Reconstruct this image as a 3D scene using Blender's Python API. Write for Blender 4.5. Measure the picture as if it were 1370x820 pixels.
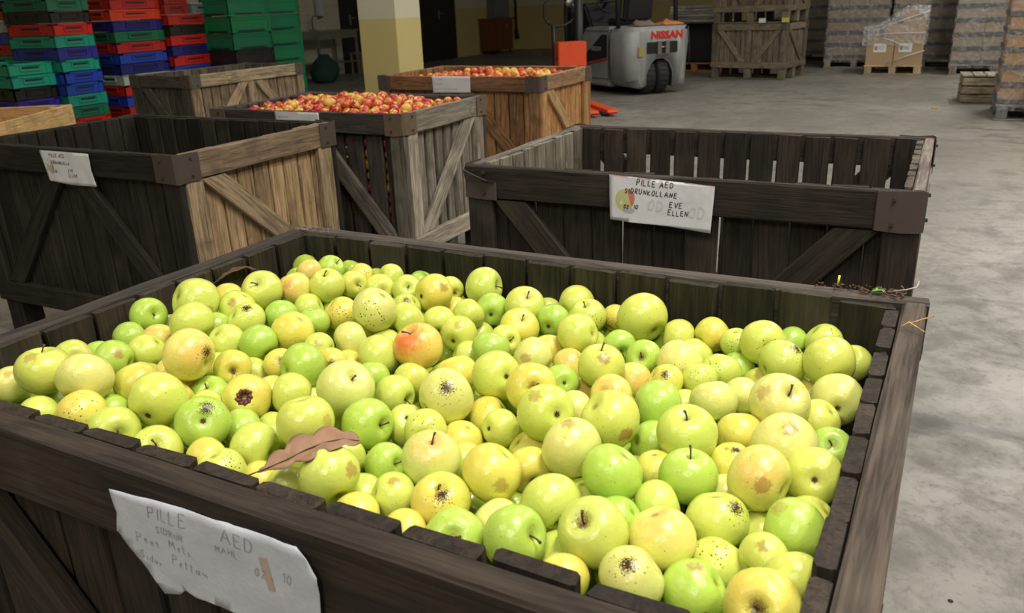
import bpy, bmesh, math, random
from mathutils import Vector, Matrix, noise
D = bpy.data; C = bpy.context.scene.collection
for o in list(D.objects): D.objects.remove(o)
S = bpy.context.scene
R = math.radians
# ---------------------------------------------------------------- camera
cam_data = D.cameras.new('camera'); cam = D.objects.new('camera', cam_data); C.objects.link(cam); S.camera = cam
cam_data.sensor_width = 36; cam_data.lens = 36 * 1093.4 / 1370; cam_data.clip_start = .05; cam_data.clip_end = 100
YAW, PITCH, ROLL = .483, R(20.393), R(-2.176)
fw = Vector((-math.sin(YAW)*math.cos(PITCH), math.cos(YAW)*math.cos(PITCH), -math.sin(PITCH)))
ex = Vector((math.cos(YAW), math.sin(YAW), 0)); dn = fw.cross(ex)
rt = math.cos(ROLL)*ex - math.sin(ROLL)*dn
upv = rt.cross(fw)
cam.matrix_world = Matrix(((rt.x, upv.x, -fw.x, 0), (rt.y, upv.y, -fw.y, 0), (rt.z, upv.z, -fw.z, 1.27), (0, 0, 0, 1)))
cam_data.dof.use_dof = True; cam_data.dof.focus_distance = 1.35; cam_data.dof.aperture_fstop = 11
# ---------------------------------------------------------------- world, lamps, exposure
w = D.worlds.new('world'); S.world = w; w.use_nodes = True
w.node_tree.nodes['Background'].inputs[0].default_value = (.75, .8, .85, 1)
w.node_tree.nodes['Background'].inputs[1].default_value = .07
def tube_or_fill_light(x, y, z, lx, ly, power, col=(1, .965, .89)):
    l = D.lights.new('ceiling_or_fill_light', 'AREA'); l.shape = 'RECTANGLE'; l.size = lx; l.size_y = ly; l.energy = power; l.color = col
    o = D.objects.new('ceiling_or_fill_light', l); o.location = (x, y, z); C.objects.link(o); return o
for x, y, z, a, b, p in ((.35, 1.1, 4.0, .25, 1.6, 84), (1.5, .6, 4.0, .25, 1.6, 50), (.2, -1.9, 3.4, .25, 1.6, 58), (-2.4, -1.2, 3.6, .25, 1.6, 30), (2.2, 5.0, 4.4, .3, 2.6, 110), (.9, 9.0, 4.4, .3, 2.6, 100),  # lamps behind the camera are added fill to brighten the front faces
                         (-1.5, 6.0, 4.4, .3, 2.6, 50), (-2.6, 9.2, 4.4, .3, 2.6, 42), (1.5, 13.0, 4.4, .3, 2.6, 110), (-4.2, 4.0, 4.4, .3, 2.6, 45)):
    tube_or_fill_light(x, y, z, a, b, p)
S.view_settings.view_transform = 'Standard'; S.view_settings.look = 'None'; S.view_settings.gamma = 1
S.view_settings.exposure = .28; S.view_settings.use_curve_mapping = False
# ---------------------------------------------------------------- materials
def mat(name):
    m = D.materials.new(name); m.use_nodes = True; nt = m.node_tree
    return m, nt, nt.nodes['Principled BSDF']
def N(nt, t, **k):
    n = nt.nodes.new(t)
    for a, b in k.items(): setattr(n, a, b)
    return n
def mth(nt, op, a, b=None, c=None):
    n = N(nt, 'ShaderNodeMath', operation=op)
    for i, v in enumerate((a, b, c)):
        if v is None: continue
        if isinstance(v, (int, float)): n.inputs[i].default_value = v
        else: nt.links.new(v, n.inputs[i])
    return n.outputs[0]
def mixc(nt, f, a, b, blend='MIX'):
    n = N(nt, 'ShaderNodeMix', data_type='RGBA', blend_type=blend)
    for i, v in ((0, f), (6, a), (7, b)):
        if isinstance(v, (int, float)): n.inputs[i].default_value = v
        elif isinstance(v, tuple): n.inputs[i].default_value = (*v, 1)
        else: nt.links.new(v, n.inputs[i])
    return n.outputs[2]
def ramp(nt, v, a, b, lo=0., hi=1.):
    n = N(nt, 'ShaderNodeMapRange'); n.interpolation_type = 'SMOOTHSTEP'
    nt.links.new(v, n.inputs[0]); n.inputs[1].default_value = a; n.inputs[2].default_value = b
    n.inputs[3].default_value = lo; n.inputs[4].default_value = hi
    return n.outputs[0]
def noi(nt, vec, scale, detail=4, rough=.55, dist=0.):
    n = N(nt, 'ShaderNodeTexNoise'); n.inputs['Scale'].default_value = scale; n.inputs['Detail'].default_value = detail
    n.inputs['Roughness'].default_value = rough; n.inputs['Distortion'].default_value = dist
    nt.links.new(vec, n.inputs['Vector']); return n.outputs[0]
def bump(nt, bs, h, strength=.4, dist=.002):
    b = N(nt, 'ShaderNodeBump'); b.inputs['Strength'].default_value = strength; b.inputs['Distance'].default_value = dist
    nt.links.new(h, b.inputs['Height']); nt.links.new(b.outputs[0], bs.inputs['Normal'])
def simple(name, col, rough=.5, metal=0, nscale=8, namt=.15, bmp=0.):
    m, nt, bs = mat(name)
    tc = N(nt, 'ShaderNodeTexCoord').outputs['Object']; n = noi(nt, tc, nscale)
    nt.links.new(mixc(nt, n, tuple(c*(1-namt) for c in col), tuple(min(1, c*(1+namt)) for c in col)), bs.inputs['Base Color'])
    bs.inputs['Roughness'].default_value = rough; bs.inputs['Metallic'].default_value = metal
    if bmp: bump(nt, bs, n, bmp)
    return m
def tinted(name, rough=.4, nscale=6, amt=.35, bmp=0., dirt=.3):
    """colour of each object from its own viewport colour, with wear from noise"""
    m, nt, bs = mat(name); oi = N(nt, 'ShaderNodeObjectInfo'); tc = N(nt, 'ShaderNodeTexCoord').outputs['Object']
    n = noi(nt, tc, nscale, 5); f = ramp(nt, n, .35, .75, 0, dirt)
    nt.links.new(mixc(nt, f, oi.outputs['Color'], (.06, .055, .045)), bs.inputs['Base Color'])
    bs.inputs['Roughness'].default_value = rough
    if bmp: bump(nt, bs, n, bmp)
    return m
def wood_mat(name, wet=0., grain=1., rough=.8):
    m, nt, bs = mat(name); oi = N(nt, 'ShaderNodeObjectInfo'); tc = N(nt, 'ShaderNodeTexCoord').outputs['Object']
    off = N(nt, 'ShaderNodeVectorMath', operation='ADD'); nt.links.new(tc, off.inputs[0])
    rm = mth(nt, 'MULTIPLY', oi.outputs['Random'], 37.)
    cx = N(nt, 'ShaderNodeCombineXYZ'); nt.links.new(rm, cx.inputs[0]); nt.links.new(rm, cx.inputs[1]); nt.links.new(cx.outputs[0], off.inputs[1])
    sc = N(nt, 'ShaderNodeVectorMath', operation='MULTIPLY'); sc.inputs[1].default_value = (2.2, 34, 34); nt.links.new(off.outputs[0], sc.inputs[0])
    g = noi(nt, sc.outputs[0], 1.6, 6, .65, 1.2)
    fine = N(nt, 'ShaderNodeVectorMath', operation='MULTIPLY'); fine.inputs[1].default_value = (9, 230, 230); nt.links.new(off.outputs[0], fine.inputs[0])
    g2 = noi(nt, fine.outputs[0], 1.2, 3, .6)
    st = noi(nt, off.outputs[0], 7, 5, .6, .6)
    gg = mth(nt, 'ADD', mth(nt, 'MULTIPLY', g, .65), mth(nt, 'MULTIPLY', g2, .35))
    br = ramp(nt, gg, .34, .66, 1-.62*grain, 1+.5*grain)
    vm = N(nt, 'ShaderNodeVectorMath', operation='SCALE'); nt.links.new(oi.outputs['Color'], vm.inputs[0]); nt.links.new(br, vm.inputs[3])
    stain = ramp(nt, st, .5, .72, 0, .75)
    col = mixc(nt, stain, vm.outputs[0], mixc(nt, .62, oi.outputs['Color'], (.012, .010, .009)))
    mo = noi(nt, off.outputs[0], 3.1, 3); col = mixc(nt, ramp(nt, mo, .55, .75, 0, .22), col, (.16, .135, .10))
    nt.links.new(col, bs.inputs['Base Color']); bs.inputs['Roughness'].default_value = rough; bs.inputs['Specular IOR Level'].default_value = .3
    bump(nt, bs, gg, .8, .004); return m
M = {}
M['wood'] = wood_mat('weathered_wood')
M['rawwood'] = wood_mat('pale_wood', grain=.6)
M['plastic'] = tinted('crate_plastic', .38, 5, dirt=.25)
M['paint'] = tinted('painted_metal', .45, 4, dirt=.25)
M['rust'] = tinted('rusty_plate', .6, 22, dirt=.55, bmp=.3)
M['cloth'] = tinted('cloth', .9, 9, bmp=.3)
M['card'] = tinted('cardboard', .85, 5, dirt=.12)
M['black'] = simple('black_metal', (.012, .012, .013), .5)
M['rubber'] = simple('rubber', (.018, .018, .018), .8, nscale=30, bmp=.3)
M['ink'] = simple('ink', (.012, .012, .014), .8)
M['pencil'] = simple('pencil', (.25, .25, .26), .8)
M['steel'] = simple('steel', (.35, .35, .34), .35, .8)
def paper_mat(name, col, bm_=.5):
    m, nt, bs = mat(name); tc = N(nt, 'ShaderNodeTexCoord').outputs['Object']
    n = noi(nt, tc, 16, 5, .6); n2 = noi(nt, tc, 60, 3)
    c = mixc(nt, ramp(nt, n, .45, .75, 0, .4), col, tuple(k*.72 for k in col))
    nt.links.new(c, bs.inputs['Base Color']); bs.inputs['Roughness'].default_value = .55
    bump(nt, bs, mth(nt, 'ADD', n, mth(nt, 'MULTIPLY', n2, .2)), bm_, .006); return m
M['paper'] = paper_mat('damp_paper', (.50, .52, .565)); M['paper2'] = paper_mat('dry_paper', (.72, .71, .71), .2)
def floor_mat():
    m, nt, bs = mat('concrete_floor'); tc = N(nt, 'ShaderNodeTexCoord').outputs['Object']
    a = noi(nt, tc, .55, 6, .62, .6); b = noi(nt, tc, 5, 8, .7, .3); f = noi(nt, tc, 42, 5, .75)
    vs = N(nt, 'ShaderNodeVectorMath', operation='MULTIPLY'); vs.inputs[1].default_value = (.5, 2.6, 1); nt.links.new(tc, vs.inputs[0])
    sk = noi(nt, vs.outputs[0], 1.1, 6, .65, 1.5)
    c = mixc(nt, ramp(nt, a, .35, .65), (.20, .188, .165), (.29, .272, .24))
    c = mixc(nt, ramp(nt, b, .42, .66, 0, .6), c, (.10, .094, .083))
    c = mixc(nt, ramp(nt, f, .5, .68, 0, .5), c, (.07, .064, .057))
    c = mixc(nt, ramp(nt, sk, .56, .68, 0, .7), c, (.075, .07, .064))
    nt.links.new(c, bs.inputs['Base Color'])
    nt.links.new(ramp(nt, b, .35, .7, .38, .65), bs.inputs['Roughness'])
    bump(nt, bs, mth(nt, 'ADD', b, f), .18, .004); return m
M['floor'] = floor_mat()
def wall_mat():
    m, nt, bs = mat('two_tone_wall'); tc = N(nt, 'ShaderNodeTexCoord').outputs['Object']
    sp = N(nt, 'ShaderNodeSeparateXYZ'); nt.links.new(tc, sp.inputs[0]); n = noi(nt, tc, 2.5, 5)
    f = ramp(nt, sp.outputs[2], 1.168, 1.174)
    lo = mixc(nt, n, (.50, .41, .16), (.58, .49, .21)); hi = mixc(nt, n, (.52, .49, .36), (.62, .59, .45))
    nt.links.new(mixc(nt, f, lo, hi), bs.inputs['Base Color']); bs.inputs['Roughness'].default_value = .6
    bump(nt, bs, n, .2); return m
M['wall'] = wall_mat()
M['ceiling'] = simple('ceiling_paint', (.55, .55, .52), .8)
M['grout'] = simple('grout', (.3, .28, .22), .9)
M['tile'] = simple('glazed_tile', (.50, .46, .36), .3)
M['dark'] = simple('dark_door_paint', (.014, .013, .014), .5)
M['brownwood'] = simple('varnished_wood', (.16, .045, .015), .4, nscale=3)
def film_mat():
    m = D.materials.new('stretch_film'); m.use_nodes = True; nt = m.node_tree; nt.nodes.clear()
    out = N(nt, 'ShaderNodeOutputMaterial'); tr = N(nt, 'ShaderNodeBsdfTransparent'); gl = N(nt, 'ShaderNodeBsdfPrincipled')
    gl.inputs['Base Color'].default_value = (.75, .76, .76, 1); gl.inputs['Roughness'].default_value = .18
    tc = N(nt, 'ShaderNodeTexCoord').outputs['Object']; n = noi(nt, tc, 9, 6, .7, 2.); bump(nt, gl, n, 1., .03)
    mx = N(nt, 'ShaderNodeMixShader'); nt.links.new(ramp(nt, n, .42, .7, .1, .75), mx.inputs[0])
    nt.links.new(tr.outputs[0], mx.inputs[1]); nt.links.new(gl.outputs[0], mx.inputs[2]); nt.links.new(mx.outputs[0], out.inputs[0]); return m
M['film'] = film_mat()
def attr(nt, name):
    a = N(nt, 'ShaderNodeAttribute'); a.attribute_type = 'OBJECT'; a.attribute_name = name; return a
def apple_mat():
    m, nt, bs = mat('apple_skin'); oi = N(nt, 'ShaderNodeObjectInfo'); tc = N(nt, 'ShaderNodeTexCoord').outputs['Object']
    nrm = N(nt, 'ShaderNodeVectorMath', operation='NORMALIZE'); nt.links.new(tc, nrm.inputs[0])
    rm = mth(nt, 'MULTIPLY', oi.outputs['Random'], 50.)
    cx = N(nt, 'ShaderNodeCombineXYZ'); nt.links.new(rm, cx.inputs[0]); off = N(nt, 'ShaderNodeVectorMath', operation='ADD')
    nt.links.new(nrm.outputs[0], off.inputs[0]); nt.links.new(cx.outputs[0], off.inputs[1]); v = off.outputs[0]
    n1 = noi(nt, v, 1.2, 3); n2 = noi(nt, v, 7, 5, .6); n3 = noi(nt, v, 26, 3)
    c = mixc(nt, ramp(nt, n1, .42, .7, 0, .5), oi.outputs['Color'], mixc(nt, .45, oi.outputs['Color'], (.40, .56, .05)))
    sp = N(nt, 'ShaderNodeSeparateXYZ'); nt.links.new(nrm.outputs[0], sp.inputs[0])
    pole = mth(nt, 'ABSOLUTE', sp.outputs[2])
    spx = N(nt, 'ShaderNodeSeparateXYZ'); nt.links.new(tc, spx.inputs[0])
    rad = mth(nt, 'POWER', mth(nt, 'ADD', mth(nt, 'POWER', spx.outputs[0], 2.), mth(nt, 'POWER', spx.outputs[1], 2.)), .5)
    at = attr(nt, 'marks'); asep = N(nt, 'ShaderNodeSeparateXYZ'); nt.links.new(at.outputs['Vector'], asep.inputs[0])   # bruise, spots, scab
    ab = attr(nt, 'blush'); md = attr(nt, 'mark_dir'); bd = attr(nt, 'blush_dir')
    def ang(a):
        d = N(nt, 'ShaderNodeVectorMath', operation='DOT_PRODUCT'); nt.links.new(nrm.outputs[0], d.inputs[0]); nt.links.new(a.outputs['Vector'], d.inputs[1])
        return mth(nt, 'ARCCOSINE', mth(nt, 'MINIMUM', mth(nt, 'MAXIMUM', d.outputs['Value'], -1.), 1.))
    ba = mth(nt, 'ADD', ang(bd), mth(nt, 'MULTIPLY', mth(nt, 'SUBTRACT', n2, .5), .9))
    bf = mth(nt, 'MULTIPLY', ramp(nt, ba, .2, 1.25, 1, 0), ab.outputs['Fac'])
    c = mixc(nt, bf, c, (.74, .20, .05))
    a = ang(md); aj = mth(nt, 'ADD', a, mth(nt, 'MULTIPLY', mth(nt, 'SUBTRACT', n2, .5), .5))
    # bruise: brown soft disc
    c = mixc(nt, mth(nt, 'MULTIPLY', ramp(nt, aj, .17, .32, 1, 0), asep.outputs[0]), c, (.36, .19, .045))
    # dark spots scattered about the mark direction
    vo = N(nt, 'ShaderNodeTexVoronoi'); vo.inputs['Scale'].default_value = 6.5; nt.links.new(v, vo.inputs['Vector'])
    spot = mth(nt, 'MULTIPLY', ramp(nt, vo.outputs['Distance'], .17, .25, 1, 0), ramp(nt, a, .55, .8, 1, 0))
    c = mixc(nt, mth(nt, 'MULTIPLY', spot, asep.outputs[1]), c, (.045, .03, .012))
    vo2 = N(nt, 'ShaderNodeTexVoronoi'); vo2.inputs['Scale'].default_value = 4.5; nt.links.new(v, vo2.inputs['Vector'])
    few = mth(nt, 'MULTIPLY', ramp(nt, vo2.outputs['Distance'], .06, .1, 1, 0), ramp(nt, n1, .45, .55, 0, .9))
    c = mixc(nt, few, c, (.10, .06, .015))
    # scab: ragged brown crust
    sj = mth(nt, 'ADD', a, mth(nt, 'MULTIPLY', mth(nt, 'SUBTRACT', n3, .5), 1.1))
    c = mixc(nt, mth(nt, 'MULTIPLY', ramp(nt, sj, .16, .28, 1, 0), asep.outputs[2]), c, (.055, .025, .012))
    # pale lenticels, russet pits round stem and calyx
    vo3 = N(nt, 'ShaderNodeTexVoronoi'); vo3.inputs['Scale'].default_value = 15; nt.links.new(v, vo3.inputs['Vector'])
    c = mixc(nt, ramp(nt, vo3.outputs['Distance'], .04, .12, .25, 0), c, (.8, .8, .45))
    pit = mth(nt, 'ADD', rad, mth(nt, 'MULTIPLY', mth(nt, 'SUBTRACT', n3, .5), .16))
    inpit = mth(nt, 'MULTIPLY', ramp(nt, pit, .05, .2, 1, 0), .65)
    c = mixc(nt, inpit, c, (.17, .12, .025))
    nt.links.new(c, bs.inputs['Base Color'])
    bs.inputs['Roughness'].default_value = .2; bs.inputs['Specular IOR Level'].default_value = .5
    bs.inputs['Subsurface Weight'].default_value = .12; bs.inputs['Subsurface Radius'].default_value = (1, .8, .25); bs.inputs['Subsurface Scale'].default_value = .008
    bump(nt, bs, n2, .12, .01); return m
M['apple'] = apple_mat()
M['stem'] = simple('stem_bark', (.085, .045, .02), .8, nscale=40)
M['leaf'] = simple('dry_leaf', (.27, .15, .085), .7, nscale=45, namt=.45, bmp=.9)
M['green'] = simple('green_leaf', (.12, .35, .03), .5)
# ---------------------------------------------------------------- helpers
def tag(o, label=None, cat=None, group=None, kind=None):
    if label: o['label'] = label
    if cat: o['category'] = cat
    if group: o['group'] = group
    if kind: o['kind'] = kind
    return o
def empty(name, loc=(0, 0, 0), rz=0):
    o = D.objects.new(name, None); o.location = loc; o.rotation_euler = (0, 0, rz); o.empty_display_size = .1; C.objects.link(o); return o
def link(name, me, parent=None, loc=(0, 0, 0), m3=None, color=None, rz=None):
    o = D.objects.new(name, me); C.objects.link(o)
    if parent: o.parent = parent
    if m3 is not None: o.matrix_basis = Matrix.Translation(Vector(loc)) @ m3.to_4x4()
    else:
        o.location = loc
        if rz is not None: o.rotation_euler = (0, 0, rz)
    if color: o.color = (*color[:3], 1)
    return o
class MB:
    def __init__(s): s.b = bmesh.new(); s.smooth = False
    def box(s, x0, y0, z0, x1, y1, z1, m4=None):
        v = [s.b.verts.new(((x1, x0)[i & 1 == 0], (y1, y0)[i & 2 == 0], (z1, z0)[i & 4 == 0])) for i in range(8)]
        for f in ((0, 2, 3, 1), (4, 5, 7, 6), (0, 1, 5, 4), (2, 6, 7, 3), (0, 4, 6, 2), (1, 3, 7, 5)): s.b.faces.new([v[i] for i in f])
        if m4 is not None:
            for q in v: q.co = m4 @ q.co
        return v
    def tube(s, pts, r, seg=8, caps=True):
        pts = [Vector(p) for p in pts]; rs = r if isinstance(r, (list, tuple)) else [r]*len(pts); rings = []
        prev = None
        for i, p in enumerate(pts):
            t = (pts[min(i+1, len(pts)-1)] - pts[max(i-1, 0)]).normalized()
            a = t.orthogonal().normalized() if prev is None else (prev - t*prev.dot(t)).normalized()
            prev = a; b = t.cross(a)
            rings.append([s.b.verts.new(p + (a*math.cos(2*math.pi*k/seg) + b*math.sin(2*math.pi*k/seg))*rs[i]) for k in range(seg)])
        for A, B in zip(rings, rings[1:]):
            for k in range(seg): f = s.b.faces.new((A[k], A[(k+1) % seg], B[(k+1) % seg], B[k])); f.smooth = True
        if caps: s.b.faces.new(rings[0][::-1]); s.b.faces.new(rings[-1])
    def prism(s, poly, y0, y1, axis='y'):
        """polygon in the plane normal to axis, extruded"""
        def P(a, b, t): return {'y': (a, t, b), 'x': (t, a, b), 'z': (a, b, t)}[axis]
        A = [s.b.verts.new(P(a, b, y0)) for a, b in poly]; B = [s.b.verts.new(P(a, b, y1)) for a, b in poly]; n = len(poly)
        s.b.faces.new(A); s.b.faces.new(B[::-1])
        for i in range(n): s.b.faces.new((A[i], B[i], B[(i+1) % n], A[(i+1) % n]))
    def lathe(s, prof, seg=24, axis='z', c=(0, 0, 0)):
        rings = []
        for r_, h in prof:
            ring = []
            for k in range(seg):
                a = 2*math.pi*k/seg; u, v_ = r_*math.cos(a), r_*math.sin(a)
                p = {'z': (u, v_, h), 'x': (h, u, v_), 'y': (u, h, v_)}[axis]
                ring.append(s.b.verts.new(Vector(p)+Vector(c)))
            rings.append(ring)
        for A, B in zip(rings, rings[1:]):
            for k in range(seg): s.b.faces.new((A[k], A[(k+1) % seg], B[(k+1) % seg], B[k])).smooth = True
        s.b.faces.new(rings[0][::-1]); s.b.faces.new(rings[-1])
    def mesh(s, name, m, bevel=0, seg=2):
        bmesh.ops.recalc_face_normals(s.b, faces=s.b.faces)
        if bevel: bmesh.ops.bevel(s.b, geom=[e for e in s.b.edges if e.is_manifold and e.calc_face_angle(0) > .5], offset=bevel, segments=seg, affect='EDGES', clamp_overlap=True)
        me = D.meshes.new(name); s.b.to_mesh(me); s.b.free(); me.materials.append(m); return me
def part(name, mb, m, parent=None, loc=(0, 0, 0), color=None, bevel=0, rz=None, seg=2):
    return link(name, mb.mesh(name, m, bevel, seg), parent, loc, color=color, rz=rz)
def boxpart(name, b, m, parent=None, color=None, bevel=0):
    mb = MB(); cx, cy, cz = (b[0]+b[3])/2, (b[1]+b[4])/2, b[2]
    mb.box(b[0]-cx, b[1]-cy, 0, b[3]-cx, b[4]-cy, b[5]-cz); return part(name, mb, m, parent, (cx, cy, cz), color, bevel)
_pl = {}
def plank_mesh(L, Wd, T, rough=1., var=0, m='wood'):
    key = (round(L, 2), round(Wd, 3), round(T, 3), rough, var, m)
    if key in _pl: return _pl[key]
    rng = random.Random(hash(key[:3]) % 9999 + var*17 + 5); b = bmesh.new(); ns = 6 if L > .5 else 4; c = min(T*.22, .004)
    prof = [(-Wd/2+c, -T/2), (Wd/2-c, -T/2), (Wd/2, -T/2+c), (Wd/2, T/2-c), (Wd/2-c, T/2), (-Wd/2+c, T/2), (-Wd/2, T/2-c), (-Wd/2, -T/2+c)]
    rings = []
    for i in range(ns+1):
        x = -L/2 + L*i/ns; e = i in (0, ns)
        rings.append([b.verts.new((x + (rng.uniform(-1, 1)*.0018*rough if e else 0), y + rng.uniform(-1, 1)*.0014*rough, z + rng.uniform(-1, 1)*.0008*rough)) for y, z in prof])
    for A, B in zip(rings, rings[1:]):
        for k in range(8): b.faces.new((A[k], A[(k+1) % 8], B[(k+1) % 8], B[k]))
    b.faces.new(rings[0][::-1]); b.faces.new(rings[-1])
    bmesh.ops.recalc_face_normals(b, faces=b.faces)
    me = D.meshes.new('plank'); b.to_mesh(me); b.free(); me.materials.append(M[m]); _pl[key] = me; return me
def board(name, parent, p0, p1, wd, t, nrm, col, rough=1., m='wood', var=None, rnd=random):
    p0, p1, nrm = Vector(p0), Vector(p1), Vector(nrm).normalized(); X = (p1-p0); L = X.length; X.normalize(); Y = nrm.cross(X).normalized()
    m3 = Matrix((X, Y, nrm)).transposed()
    j = rnd.uniform(.68, 1.32)
    return link(name, plank_mesh(L, wd, t, rough, rnd.randrange(4) if var is None else var, m), parent, (p0+p1)/2, m3, tuple(c*j for c in col))
# ---------------------------------------------------------------- the hall
def struct(name, b, m):
    o = boxpart(name, b, m); o['kind'] = 'structure'; return o
struct('floor', (-11.6, -5, -.1, 7, 23, 0), M['floor'])
struct('ceiling', (-11.6, -5, 5, 7, 23, 5.1), M['ceiling'])
def wallpiece(name, b): return struct(name, b, M['wall'])
wallpiece('wall_back', (-11.6, 22.2, 0, 7, 22.4, 5))
wallpiece('wall_right', (7, -5, 0, 7.2, 22.4, 5))
wallpiece('wall_near', (-11.6, -5.2, 0, 7.2, -5, 5))
wl = wallpiece('wall_left', (-11.4, -5, 0, -11.15, 22.2, 5))
# tiled stretch of the left wall with its tiles picked out one by one
ts = boxpart('tile_backing', (-11.15, 11.6, 0, -11.135, 14.14, 2.4), M['grout'], None); ts['kind'] = 'structure'; ts.name = 'trim_1'
tm = MB(); tm.box(-.004, -.096, -.071, .004, .096, .071); tme = tm.mesh('tile', M['tile'])
for i in range(13):
    for k in range(10): link('tile', tme, ts, (.0115, -1.27+.1+i*.195, .075+.147*k))
# dark doors in the left wall
def door(name, y0, y1, handle_y):
    d = struct(name, (-11.15, y0, 0, -11.09, y1, 2.5), M['dark'])
    mb = MB(); mb.box(-.01, -.02, -.1, .01, .02, .1); mb.tube([(0.01, 0, .03), (.05, 0, .03), (.05, .12, .03)], .011)
    link('door_handle', mb.mesh('door_handle', M['steel']), d, (.04, handle_y-(y0+y1)/2, 1.05)); return d
door('door_1', 14.14, 15.9, 14.42)
door('door_2', 16.0, 18.7, 17.9)
# concrete pillar, two-tone paint
col_ = struct('trim_2', (-4.91, 6.52, 0, -4.50, 6.93, 5), M['wall'])
# ---------------------------------------------------------------- slatted fruit bins
BR = random.Random(11)
def bin_plate(parent, x, y, sx, sy, z1, h=.098, wd=.105, c=(.075, .055, .045), curl=False):
    """rusty sheet folded round a corner; (sx, sy) is the outward diagonal"""
    mb = MB(); t = .0025; ns = 5
    pts = [(-sx*wd, 0), (-sx*wd*.5, 0), (-sx*.01, 0), (0, -sy*.01), (0, -sy*wd*.5), (0, -sy*wd)]
    def off(q, d): return (q[0]+sx*d, q[1]+sy*d)
    cols = []
    for i, q in enumerate(pts):
        row = []
        for k in range(3):
            zz = z1 - h*k/2 + BR.uniform(-.003, .003); dd = .003
            if curl and k == 0 and i < 4: dd += .02*(3-i)/3; zz -= .012*(3-i)
            row.append(((*off(q, dd), zz), (*off(q, dd+t), zz)))
        cols.append(row)
    V = [[[mb.b.verts.new(p_) for p_ in e] for e in row] for row in cols]
    for i in range(5):
        for k in range(2):
            for s_ in (0, 1): mb.b.faces.new((V[i][k][s_], V[i+1][k][s_], V[i+1][k+1][s_], V[i][k+1][s_]))
    for i in range(5):
        for k in (0, 2): mb.b.faces.new((V[i][k][0], V[i+1][k][0], V[i+1][k][1], V[i][k][1]))
    for k in range(2):
        for i in (0, 5): mb.b.faces.new((V[i][k][0], V[i][k+1][0], V[i][k+1][1], V[i][k][1]))
    o = part('corner_plate', mb, M['rust'], parent, (x, y, 0), c)
    nb = MB()
    for ax, ay in ((-sx*wd*.6, sy*.007), (sx*.007, -sy*wd*.6)):
        for zz in (z1-.02, z1-h+.018): nb.box(ax-.004, ay-.004, zz-.004, ax+.004, ay+.004, zz+.004)
    tag(link('nail_heads', nb.mesh('nail_heads', M['rust']), o, (0, 0, 0), color=(.03, .025, .02)), kind='stuff')
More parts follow.
